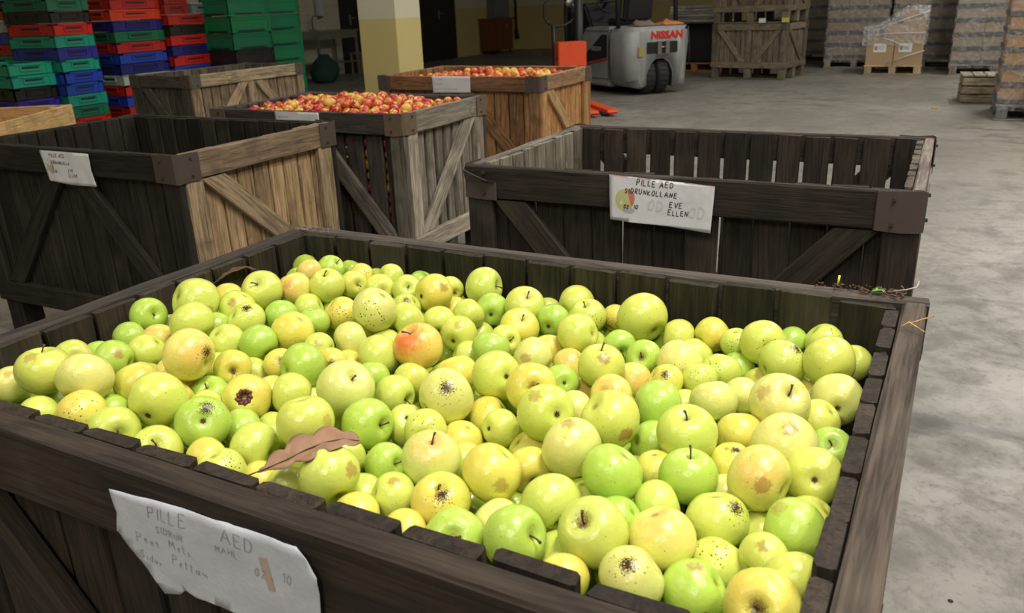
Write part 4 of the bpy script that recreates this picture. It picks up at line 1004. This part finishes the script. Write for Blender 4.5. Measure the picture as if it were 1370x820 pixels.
def rag(name, x0, x1, y0, y1, z, h, col, label, seed):
    b = bmesh.new(); n_ = 14; G = {}
    for i in range(n_):
        for k in range(n_):
            u, v_ = i/(n_-1), k/(n_-1); e_ = min(u, v_, 1-u, 1-v_)*4; zz = h*min(1, e_)*(.5+.9*abs(noise.noise(Vector((u*4+seed, v_*4, seed)))*1.6))
            G[i, k] = b.verts.new((x0+(x1-x0)*u + noise.noise(Vector((u*5, v_*5, seed+3)))*.03, y0+(y1-y0)*v_+noise.noise(Vector((u*5, v_*5, seed+9)))*.03, .004+zz))
    for i in range(n_-1):
        for k in range(n_-1): b.faces.new((G[i, k], G[i+1, k], G[i+1, k+1], G[i, k+1])).smooth = True
    me = D.meshes.new(name); b.to_mesh(me); b.free(); me.materials.append(M['cloth']); o = D.objects.new(name, me); C.objects.link(o); o.color = (*col, 1)
    so = o.modifiers.new('thickness', 'SOLIDIFY'); so.thickness = .004; so.offset = 1
    o.matrix_basis = Matrix.Translation((-3.80, 10.9, z)) @ Matrix.Rotation(R(52), 4, 'Z'); tag(o, label, 'cloth')
rag('rag', .20, .58, .10, .40,   .906, .055, (.20, .15, .11), 'crumpled brown rag lying on top of the forklift counterweight', 1)
rag('work_gloves', .62, .96, .08, .38, .906, .05, (.62, .20, .05), 'crumpled orange cloth lying on the right of the forklift counterweight', 5)
# ---------------------------------------------------------------- orange pallet truck with black loop handle
pt = empty('pallet_truck', (-4.12, 9.72, 0), R(-50)); tag(pt, 'orange-red pallet truck with a box body and black loop handle behind the orange-brown bin', 'pallet truck')
OR = (.80, .085, .02)
boxpart('body', (-.20, -.18, .12, 0, .18, .79), M['paint'], pt, OR, bevel=.008)
mb = MB(); mb.lathe([(.03, -.183), (.03, -.178)], 14, 'y', (-.07, 0, .60)); mb.box(-.13, -.184, .33, -.09, -.178, .44); part('dark_hole_marks', mb, M['black'], pt)  # black disc stands in for the dark inside of a round hole
for y in (-.14, .09):
    mb = MB(); mb.prism([(0, .03), (1.02, .03), (1.07, .05), (1.02, .075), (0, .09)], y, y+.13, 'y'); part('fork', mb, M['paint'], pt, color=OR, bevel=.006)
for y in (-.10, .10):
    mb = MB(); mb.lathe([(.07, -.025), (.07, .025)], 16, 'y', (-.1, y, .07)); part('wheel', mb, M['rubber'], pt)
    mb = MB(); mb.lathe([(.028, -.03), (.028, .03)], 12, 'y', (.95, y-.02, .028)); part('roller', mb, M['rubber'], pt)
mb = MB(); mb.tube([(-.23, -.16, .12), (-.26, -.16, .75), (-.30, -.16, 1.0)], .03); mb.tube([(-.23, .16, .12), (-.26, .16, 1.35)], .06, 6); part('post', mb, M['black'], pt)
mb = MB(); lp = [(-.30, -.13, .97), (-.28, -.24, 1.02), (-.27, -.28, 1.08), (-.26, -.28, 1.22), (-.26, -.24, 1.29), (-.26, -.18, 1.31), (-.26, .10, 1.31), (-.26, .17, 1.28), (-.27, .19, 1.2), (-.28, .17, 1.08), (-.30, 0, .98), (-.30, -.13, .97)]
mb.tube(lp, .016, caps=False); part('loop_handle', mb, M['black'], pt)
# ---------------------------------------------------------------- along the far left wall
st_ = empty('steel_table', (-10.75, 13.2, 0)); tag(st_, 'small steel work table against the tiled wall left of the yellow pillar', 'table')
boxpart('table_top', (-.32, -.62, .86, .30, .62, .89), M['steel'], st_); boxpart('apron', (-.30, -.60, .74, .28, .60, .858), M['steel'], st_)
for x in (-.28, .26):
    for y in (-.58, .58): mb = MB(); mb.box(-.02, -.02, 0, .02, .02, .738); link('leg', mb.mesh('leg', M['steel']), st_, (x, y, 0))
boxpart('shelf', (-.26, -.56, .28, .24, .56, .30), M['steel'], st_)
e = empty('wall_dispenser', (-11.10, 13.45, 1.15)); tag(e, 'white soap dispenser hanging on the tiled wall above the steel table', 'dispenser')
boxpart('dispenser_body', (-.01, -.07, .0, .10, .07, .32), M['plastic'], e, (.55, .55, .55), bevel=.02); boxpart('nozzle', (.02, -.05, -.03, .08, .05, 0), M['black'], e)
e = empty('tap', (-10.98, 13.1, .89)); tag(e, 'steel tap with curved spout on the work table by the tiled wall', 'tap'); mb = MB(); mb.tube([(0, 0, 0), (0, 0, .2), (.04, 0, .27), (.12, 0, .27), (.15, 0, .2)], .015); part('spout', mb, M['steel'], e); boxpart('tap_base', (-.04, -.06, 0, .04, .06, .03), M['steel'], e)
def sack(name, x, y, r_, h, col, label, seed):
    mb = MB(); mb.lathe([(r_*.7, 0), (r_, h*.12), (r_*1.05, h*.4), (r_*.85, h*.7), (r_*.35, h*.92), (r_*.2, h)], 18)
    for v in mb.b.verts:
        n_ = noise.noise(v.co*5+Vector((seed, 0, 0)))*.09; v.co.x += n_*(1 if v.co.x > 0 else -1); v.co.y += n_; v.co.z = max(0, v.co.z)
    o = part(name, mb, M['cloth'], None, (x, y, 0), col); tag(o, label, 'bag')
sack('sack', -10.2, 12.35, .24, .5, (.01, .045, .04), 'dark green rubbish sack on the floor by the steel table', 3)
sack('sack', -10.82, 12.1, .20, .85, (.03, .028, .028), 'tall black bag leaning behind the dark green sack', 7)
e = empty('wooden_stool', (-10.62, 14.05, 0)); tag(e, 'low wooden stool between the steel table and the dark door', 'stool'); boxpart('seat', (-.16, -.16, .40, .16, .16, .44), M['rawwood'], e, (.25, .15, .07))
for x in (-.13, .13):
    for y in (-.13, .13): board('leg', e, (x, y, 0), (x, y, .398), .045, .03, (1, 0, 0), (.30, .18, .08), m='rawwood', rnd=RC)
e = empty('brown_cabinet', (-10.86, 20.5, 0)); tag(e, 'brown wooden cabinet on castors against the yellow wall', 'cabinet')
boxpart('cabinet_body', (-.24, -.55, .09, .24, .40, .86), M['brownwood'], e); boxpart('top', (-.27, -.58, .862, .28, .48, .89), M['brownwood'], e); boxpart('door', (.242, -.50, .14, .258, .34, .82), M['brownwood'], e)
mb = MB(); mb.box(.258, .0, .66, .275, .03, .74); part('door_handle', mb, M['steel'], e)
for x in (-.18, .18):
    for y in (-.48, .33): mb = MB(); mb.lathe([(.045, -.015), (.045, .015)], 12, 'x', (x, y, .045)); part('castor', mb, M['rubber'], e)
e = empty('electric_box', (-11.1, 20.95, .86)); tag(e, 'grey metal electric box on the yellow wall above the brown cabinet', 'electric box'); boxpart('housing', (-.045, -.5, 0.03, .12, .5, 1.0), M['paint'], e, (.16, .17, .18), bevel=.01); boxpart('cover', (.122, -.45, .06, .13, .45, .95), M['paint'], e, (.18, .19, .20))
e = empty('hanging_cable', (-11.05, 21.95, 0)); tag(e, 'thick black cable with plug hanging down the yellow wall', 'cable'); mb = MB(); mb.tube([(0, 0, 2.4), (.01, 0, 1.4), (0, .03, .55)], .035); part('cord', mb, M['black'], e); mb = MB(); mb.tube([(0, .03, .55), (0, .08, .30)], [.05, .07]); part('plug', mb, M['black'], e)
# yellow truck corner at the right edge
e = empty('yellow_machine', (1.25, 9.35, 0)); tag(e, 'yellow machine corner just entering the frame by the nearest carton stack', 'machine')
boxpart('housing', (-.46, -.62, .18, .5, -.02, .58), M['paint'], e, (.75, .48, .05), bevel=.04)
for x in (-.3, .3): mb = MB(); mb.lathe([(.09, -.04), (.09, .04)], 16, 'x', (x, -.3, .09)); part('wheel', mb, M['rubber'], e)
boxpart('chassis', (-.40, -.55, .10, .44, -.06, .178), M['black'], e)
# ---------------------------------------------------------------- paper sheets with handwriting
SF = {'A': [[(0, 0), (.45, 1), (.9, 0)], [(.2, .38), (.72, .38)]], 'B': [[(0, 0), (0, 1), (.55, .9), (.5, .6), (0, .52), (.62, .42), (.6, .08), (0, 0)]], 'C': [[(.7, .85), (.35, 1), (0, .5), (.3, 0), (.7, .12)]], 'D': [[(0, 0), (0, 1), (.5, .9), (.7, .5), (.5, .08), (0, 0)]],
 'E': [[(.65, 1), (0, 1), (0, 0), (.68, 0)], [(0, .52), (.5, .52)]], 'H': [[(0, 0), (0, 1)], [(.7, 0), (.7, 1)], [(0, .5), (.7, .5)]], 'I': [[(.1, 0), (.1, 1)]], 'K': [[(0, 0), (0, 1)], [(.65, .95), (.05, .45), (.7, 0)]], 'L': [[(0, 1), (0, 0), (.6, 0)]], 'M': [[(0, 0), (.1, 1), (.45, .3), (.8, 1), (.9, 0)]],
 'N': [[(0, 0), (.05, 1), (.6, 0), (.68, 1)]], 'O': [[(.35, 1), (.02, .6), (.1, .12), (.4, 0), (.7, .35), (.62, .85), (.35, 1)]], 'P': [[(0, 0), (0, 1), (.55, .95), (.6, .62), (.05, .48)]], 'R': [[(0, 0), (0, 1), (.52, .93), (.52, .6), (.04, .5), (.62, 0)]], 'S': [[(.6, .88), (.3, 1), (.02, .75), (.58, .3), (.35, 0), (0, .12)]], 'T': [[(0, 1), (.8, 1)], [(.4, 1), (.4, 0)]],
 'U': [[(0, 1), (.03, .2), (.32, 0), (.6, .2), (.62, 1)]], 'V': [[(0, 1), (.35, 0), (.75, 1)]], '-': [[(.1, .5), (.5, .5)]], '.': [[(.1, 0), (.15, .05)]], '0': [[(.3, 1), (0, .6), (.08, .1), (.35, 0), (.58, .4), (.5, .9), (.3, 1)]], '1': [[(.0, .75), (.25, 1), (.25, 0)]], '2': [[(0, .8), (.3, 1), (.55, .75), (0, 0), (.6, .02)]], '9': [[(.5, .7), (.25, .5), (.02, .75), (.25, 1), (.5, .85), (.45, 0)]],
 'a': [[(.45, .5), (.1, .45), (.05, .1), (.4, .05), (.45, .5), (.5, 0)]], 'e': [[(.05, .28), (.45, .3), (.3, .55), (.05, .3), (.2, 0), (.5, .08)]], 't': [[(.2, .9), (.2, .1), (.4, 0)], [(0, .6), (.42, .6)]], 's': [[(.35, .5), (.08, .42), (.33, .15), (0, 0)]], 'i': [[(.1, .5), (.12, 0)], [(.1, .7), (.12, .74)]], 'd': [[(.45, .45), (.1, .45), (.05, .1), (.4, .05), (.48, 1), (.5, 0)]], 'u': [[(0, .5), (.05, .05), (.35, .1), (.4, .5), (.45, 0)]], 'r': [[(0, .5), (.03, 0), (.03, .3), (.35, .5)]], 'y': [[(0, .5), (.2, .05)], [(.45, .5), (.1, -.4)]], 'n': [[(0, .5), (.02, 0), (.05, .35), (.3, .5), (.38, 0)]], '~': [[(0, .2), (.15, .45), (.3, .1), (.45, .4), (.6, .12), (.75, .3)]]}
def write_strokes(mb, f, text, u, v, h, adv=None, wd=.0016, slant=.12, slope=0., rg=random):
    """ribbons following the sheet surface f(u, v) -> (point, normal)"""
    x = u
    for ch in text:
        if ch == ' ': x += h*.55; continue
        gl = SF[ch]; jx, jy, js = rg.uniform(-.03, .03)*h, rg.uniform(-.06, .06)*h, rg.uniform(.9, 1.1); wmax = max(p_[0] for s in gl for p_ in s)
        for s in gl:
            pts = []
            for a, b2 in zip(s, s[1:]):
                for k in range(3): t = k/3; pts.append((a[0]+(b2[0]-a[0])*t, a[1]+(b2[1]-a[1])*t))
            pts.append(s[-1]); row = []
            for i, q in enumerate(pts):
                q0 = pts[max(0, i-1)]; q1 = pts[min(len(pts)-1, i+1)]; tx, ty = q1[0]-q0[0], q1[1]-q0[1]; l_ = math.hypot(tx, ty) or 1; nx_, ny_ = -ty/l_*wd/2, tx/l_*wd/2
                bx = x + jx + (q[0]*.8+slant*q[1])*h*js; by = v + jy + q[1]*h*js + slope*(bx-u)
                pr = []
                for sg_ in (-1, 1):
                    P, nn = f(bx+nx_*sg_, by+ny_*sg_); pr.append(mb.b.verts.new(P + nn*.0009))
                row.append(pr)
            for A, B in zip(row, row[1:]): mb.b.faces.new((A[0], B[0], B[1], A[1]))
        x += (wmax*.8*js + .34)*h if adv is None else adv
def sheet(name, origin, outline, f, label, m, lines, ink, thick=.0012, step=.012, wd=.0016, back=None, seed=1):
    """outline in (u, v); the sheet is gridded inside it"""
    b = bmesh.new(); vs = [b.verts.new((u, v, 0)) for u, v in outline]; b.faces.new(vs)
    us = [u for u, v in outline]; vv = [v for u, v in outline]
    x = min(us)
    while x < max(us): bmesh.ops.bisect_plane(b, geom=b.verts[:]+b.edges[:]+b.faces[:], plane_co=(x, 0, 0), plane_no=(1, 0, 0)); x += step
    y = min(vv)
    while y < max(vv): bmesh.ops.bisect_plane(b, geom=b.verts[:]+b.edges[:]+b.faces[:], plane_co=(0, y, 0), plane_no=(0, 1, 0)); y += step
    for v in b.verts: P, n_ = f(v.co.x, v.co.y); v.co = P
    for q in b.faces: q.smooth = True
    me = D.meshes.new(name); b.to_mesh(me); b.free(); me.materials.append(m); o = link(name, me, None, origin); tag(o, label, 'paper sheet')
    so = o.modifiers.new('thickness', 'SOLIDIFY'); so.thickness = .0006; so.offset = 0
    mb = MB(); rg = random.Random(seed)
    for ln in lines: write_strokes(mb, f, *ln[:4], wd=wd if len(ln) < 6 else ln[5], slope=ln[4] if len(ln) > 4 else 0, rg=rg)
    tag(link('handwriting', mb.mesh('handwriting', ink), o), kind='stuff'); return o
def surf(amp, scale, seed, tilt=0., lean=None):
    def f(u, v):
        def h(u, v): return amp*noise.noise(Vector((u*scale+seed, v*scale, seed))) + amp*.35*noise.noise(Vector((u*scale*3, v*scale*3, seed+5))) + (lean(u, v) if lean else 0)
        e = .002; h0 = h(u, v); n_ = Vector(((h(u+e, v)-h0)/e, -1, (h(u, v+e)-h0)/e)).normalized()
        n_ = Vector((n_.x, -1, n_.z)).normalized(); return Vector((u, -abs(amp)*1.4-h0, v)), n_
    return f
# front bin sheet: torn, damp, in pencil; it hangs off the top rail
fs = [(-.718, .812), (-.643, .817), (-.552, .818), (-.466, .818), (-.456, .806), (-.447, .790), (-.449, .757), (-.451, .72), (-.50, .700), (-.54, .706), (-.579, .711), (-.618, .707), (-.633, .711), (-.642, .703), (-.664, .698), (-.691, .730), (-.721, .760), (-.713, .785)]
f1 = surf(.003, 22, 2)
fl = [('PILLE', -.662, .793, .0150, .04, .0009), ('AED', -.562, .795, .0150, -.09, .0009), ('SIDRUN', -.656, .777, .0085, -.01, .0007), ('MAHL', -.574, .780, .0080, -.05, .0007), ('Peet', -.690, .757, .0115, -.04, .0007), ('Mets', -.642, .762, .0115, -.04, .0007), ('Sidur', -.690, .737, .0095, -.15, .0007), ('Petta~', -.642, .743, .0110, -.08, .0007), ('02.', -.524, .768, .0105, -.1, .0008), ('10.', -.490, .771, .0105, -.05, .0008)]
o = sheet('paper_sheet', (0, .4575, 0), fs, f1, 'torn damp white sheet with faint pencil writing on the front apple bin', M['paper'], fl, M['pencil'], seed=3)
mb = MB(); q = [(-.517, .790), (-.507, .791), (-.500, .757), (-.508, .756), (-.513, .770)]; mb.b.faces.new([mb.b.verts.new(f1(u, v)[0]+f1(u, v)[1]*.0007) for u, v in q]); part('brown_smear', mb, M['card'], o, color=(.42, .31, .27))
# sheet on the empty bin behind
rs = [(-.764, .830), (-.62, .8235), (-.481, .816), (-.484, .75), (-.487, .693), (-.60, .702), (-.70, .704), (-.761, .708), (-.763, .77)]
f2 = surf(.0018, 14, 4)
rl = [('PILLE AED', -.688, .806, .0145, -.02), ('SIDRUNKOLLANE', -.720, .784, .0135, -.04), ('02. 10', -.722, .742, .0105, 0.), ('EVE', -.597, .753, .0135, 0.), ('ELLEN', -.601, .733, .0135, -.03)]
o = sheet('paper_sheet', (0, 2.048, 0), rs, f2, 'white sheet reading PILLE AED SIDRUNKOLLANE, stapled to the empty dark bin', M['paper2'], rl, M['ink'], seed=5, wd=.0022)
def disc(u0, v0, r1, r2, f, a0=0, a1=6.2832, n=20, d=.0005):
    mb = MB(); c0 = mb.b.verts.new(f(u0, v0)[0]+f(u0, v0)[1]*d); V = [mb.b.verts.new(f(u0+r1*math.cos(a0+(a1-a0)*k/n), v0+r2*math.sin(a0+(a1-a0)*k/n))[0]+f(u0, v0)[1]*d) for k in range(n+1)]
    for k in range(n): mb.b.faces.new((c0, V[k], V[k+1]))
    return mb
part('printed_apple', disc(-.720, .764, .027, .030, f2), M['card'], o, color=(.55, .53, .22)); part('printed_blush', disc(-.708, .770, .016, .024, f2, -1.2, 1.9, d=.0007), M['card'], o, color=(.55, .20, .15)); part('printed_leaf', disc(-.708, .736, .016, .008, f2, d=.0006), M['card'], o, color=(.42, .46, .48))
mb = MB(); mb.b.faces.new([mb.b.verts.new(f2(u, v)[0]+f2(u, v)[1]*.0008) for u, v in ((-.764, .830), (-.481, .816), (-.481, .8148), (-.764, .8285))]); part('red_edge', mb, M['card'], o, color=(.55, .15, .12))
mb = MB(); rg = random.Random(1)
for t_, u, v, h_ in (('OD', -.655, .742, .026), ('OD', -.545, .730, .028)): write_strokes(mb, f2, t_, u, v, h_, wd=.005, rg=rg)
tag(link('show_through_print', mb.mesh('show_through_print', simple('faded_print', (.62, .60, .60), .8)), o), kind='stuff')
# sheets on the other bins
f3 = surf(.003, 18, 7)
ls = [(-2.938, .822), (-2.80, .8215), (-2.67, .820), (-2.672, .76), (-2.660, .703), (-2.78, .701), (-2.88, .708), (-2.918, .710), (-2.93, .77)]
o = sheet('paper_sheet', (0, 1.905, 0), ls, f3, 'wrinkled white sheet on the empty bin with pale slatted side', M['paper2'], [('PILLE AED', -2.888, .801, .012, -.02), ('SIDRUNKOLLA', -2.884, .776, .011, -.03), ('02.10', -2.896, .742, .010, 0.), ('EVE', -2.80, .748, .011, 0.), ('ELLEN', -2.80, .731, .011, 0.)], M['ink'], seed=8, wd=.0019)
part('printed_apple', disc(-2.898, .765, .018, .028, f3), M['card'], o, color=(.50, .45, .28)); part('printed_blush', disc(-2.889, .760, .010, .022, f3, -1.3, 1.4, d=.0007), M['card'], o, color=(.50, .18, .14))
f4 = surf(.0015, 12, 9)
sheet('paper_sheet', (0, 4.768, 0), [(-3.035, .829), (-2.744, .829), (-2.745, .727), (-3.032, .722)], f4, 'white sheet on the orange-brown bin of red apples beside the pillar', M['paper2'], [('~~', -2.985, .806, .016, 0.), ('~~~~', -3.01, .775, .016, 0.), ('~~~~ ~~~~ ~~~', -3.02, .744, .016, 0.)], M['pencil'], seed=4, wd=.002)
sheet('paper_sheet', (0, 3.003, 0), [(-2.803, .829), (-2.539, .827), (-2.541, .72), (-2.80, .72)], surf(.0015, 12, 11), 'white sheet on the grey weathered bin, half hidden by the empty bin in front', M['paper2'], [('~~~~', -2.78, .80, .016, 0.)], M['pencil'], seed=4, wd=.002)
# ---------------------------------------------------------------- leaves, straw and bits
def oak_leaf(name, pts_c, width, label, m, thick=.0005, lob=4):
    """pts_c: centre line in world space from stalk to tip"""
    b = bmesh.new(); n_ = 64; G = []
    cl = [Vector(p_) for p_ in pts_c]
    def cp(t):
        s = t*(len(cl)-1); i = min(int(s), len(cl)-2); return cl[i].lerp(cl[i+1], s-i)
    for i in range(n_+1):
        t = i/n_; p_ = cp(t); tg = (cp(min(1, t+.05))-cp(max(0, t-.05))).normalized(); sd_ = tg.cross(Vector((0, 0, 1))).normalized(); up2 = sd_.cross(tg)
        env = math.sin(math.pi*min(1, t*.97)**1.25)**.7; wv = width*env*(.55+.45*abs(math.cos(math.pi*lob*t+.4)))*(1+.08*noise.noise(Vector((t*9, 0, 2))))+.0008
        row = []
        for k in range(9):
            s = (k-4)/4; row.append(b.verts.new(p_ + sd_*wv*s + up2*(abs(s)*wv*.16 + .005*noise.noise(Vector((t*5, s*2, 1))))))
        G.append(row)
    for A, B in zip(G, G[1:]):
        for k in range(8): b.faces.new((A[k], B[k], B[k+1], A[k+1])).smooth = True
    me = D.meshes.new(name); b.to_mesh(me); b.free(); me.materials.append(m); o = link(name, me); so = o.modifiers.new('thickness', 'SOLIDIFY'); so.thickness = thick
    stalk = cl[0] + (cl[0]-cl[1])*1.1; mb = MB(); cl = [stalk]+cl; mb.tube([p_ + Vector((0, 0, .0008)) for p_ in cl], [.0011]+[.0008]*(len(cl)-2)+[.0004], 5); link('midrib', mb.mesh('midrib', M['stem']), o); tag(o, label, 'leaf'); return o
oak_leaf('oak_leaf', [(-.617, .560, .796), (-.609, .575, .797), (-.600, .593, .799), (-.590, .611, .803), (-.577, .628, .806), (-.563, .643, .806), (-.550, .655, .800)], .033, 'dry brown oak leaf lying on the apples near the front board', M['leaf'])
oak_leaf('dead_leaf', [(-1.158, 1.03, .803), (-1.156, 1.06, .812), (-1.152, 1.09, .812), (-1.145, 1.115, .802)], .014, 'dark brown dead leaf by the left boards at the back of the apple pile', M['stem'], lob=2)
mb = MB(); mb.tube([(-.035, 1.305, .835), (-.010, 1.315, .838), (.004, 1.322, .842), (.006, 1.327, .850)], .0011, 5); tag(part('straw', mb, M['rawwood'], color=(.6, .5, .4)), 'pale curved twig on the back right corner of the apple bin', 'twig')
mb = MB(); mb.tube([(-.003, 1.17, .836), (.02, 1.185, .843), (.03, 1.20, .842)], .0009, 5); mb.tube([(.02, 1.15, .836), (.0, 1.165, .842), (-.01, 1.155, .836)], .0009, 5); tag(part('straw', mb, M['rawwood'], color=(.55, .33, .12)), 'thin tan straw lying across the right rail of the apple bin', 'straw')
mb = MB(); mb.tube([(-.108, 1.318, .832), (-.107, 1.32, .848)], .0018, 6); tag(part('grass_blade', mb, M['card'], color=(.70, .72, .05)), 'yellow-green grass blade standing on the back rail near the corner', 'grass blade')
oak_leaf('green_leaf', [(-.058, 1.300, .8325), (-.050, 1.304, .836), (-.040, 1.308, .834)], .005, 'tiny green leaf on the back right corner of the apple bin', M['green'], lob=1)
rg = random.Random(14); mb = MB()
for i in range(90):
    x = -.01-abs(rg.gauss(0, .055)); y = 1.302+rg.uniform(-.012, .018); p0 = Vector((x, y, .834)); d_ = Vector((rg.uniform(-1, 1), rg.uniform(-.6, .6), rg.uniform(0, .45)))*rg.uniform(.004, .014); mb.tube([p0, p0+d_], rg.uniform(.0006, .0016), 4)
tag(part('dirt_crumbs', mb, M['stem']), 'rotten wood crumbs and bits on the back right corner of the apple bin', 'debris', kind='stuff')
mb = MB()
for i in range(26):
    x = -1.19+rg.uniform(0, .07); y = 1.305+rg.uniform(-.01, .015); p0 = Vector((x, y, .832)); mb.tube([p0, p0+Vector((rg.uniform(-1, 1), rg.uniform(-1, 1), rg.uniform(.1, .5)))*.014], .0006, 4)
tag(part('straw_bits', mb, M['rawwood'], color=(.35, .28, .2)), 'fine straw bits on the back left corner of the apple bin', 'debris', kind='stuff')
for n_, (x, y, s, cc, lb) in enumerate(((.39, 2.11, .008, (.45, .16, .03), 'tiny orange-brown leaf bit on the concrete right of the apple bin'), (-.05, 10.35, .035, (.5, .28, .05), 'small orange scrap on the floor before the small slatted crate'), (.16, 1.72, .006, (.03, .02, .015), 'tiny dark seed on the concrete right of the apple bin'))):
    mb = MB(); mb.lathe([(s*.5, 0), (s, s*.15), (s*.7, s*.3), (s*.2, s*.35)], 7); o = part('floor_scrap', mb, M['card'], None, (x, y, .0005), cc); tag(o, lb, 'scrap')
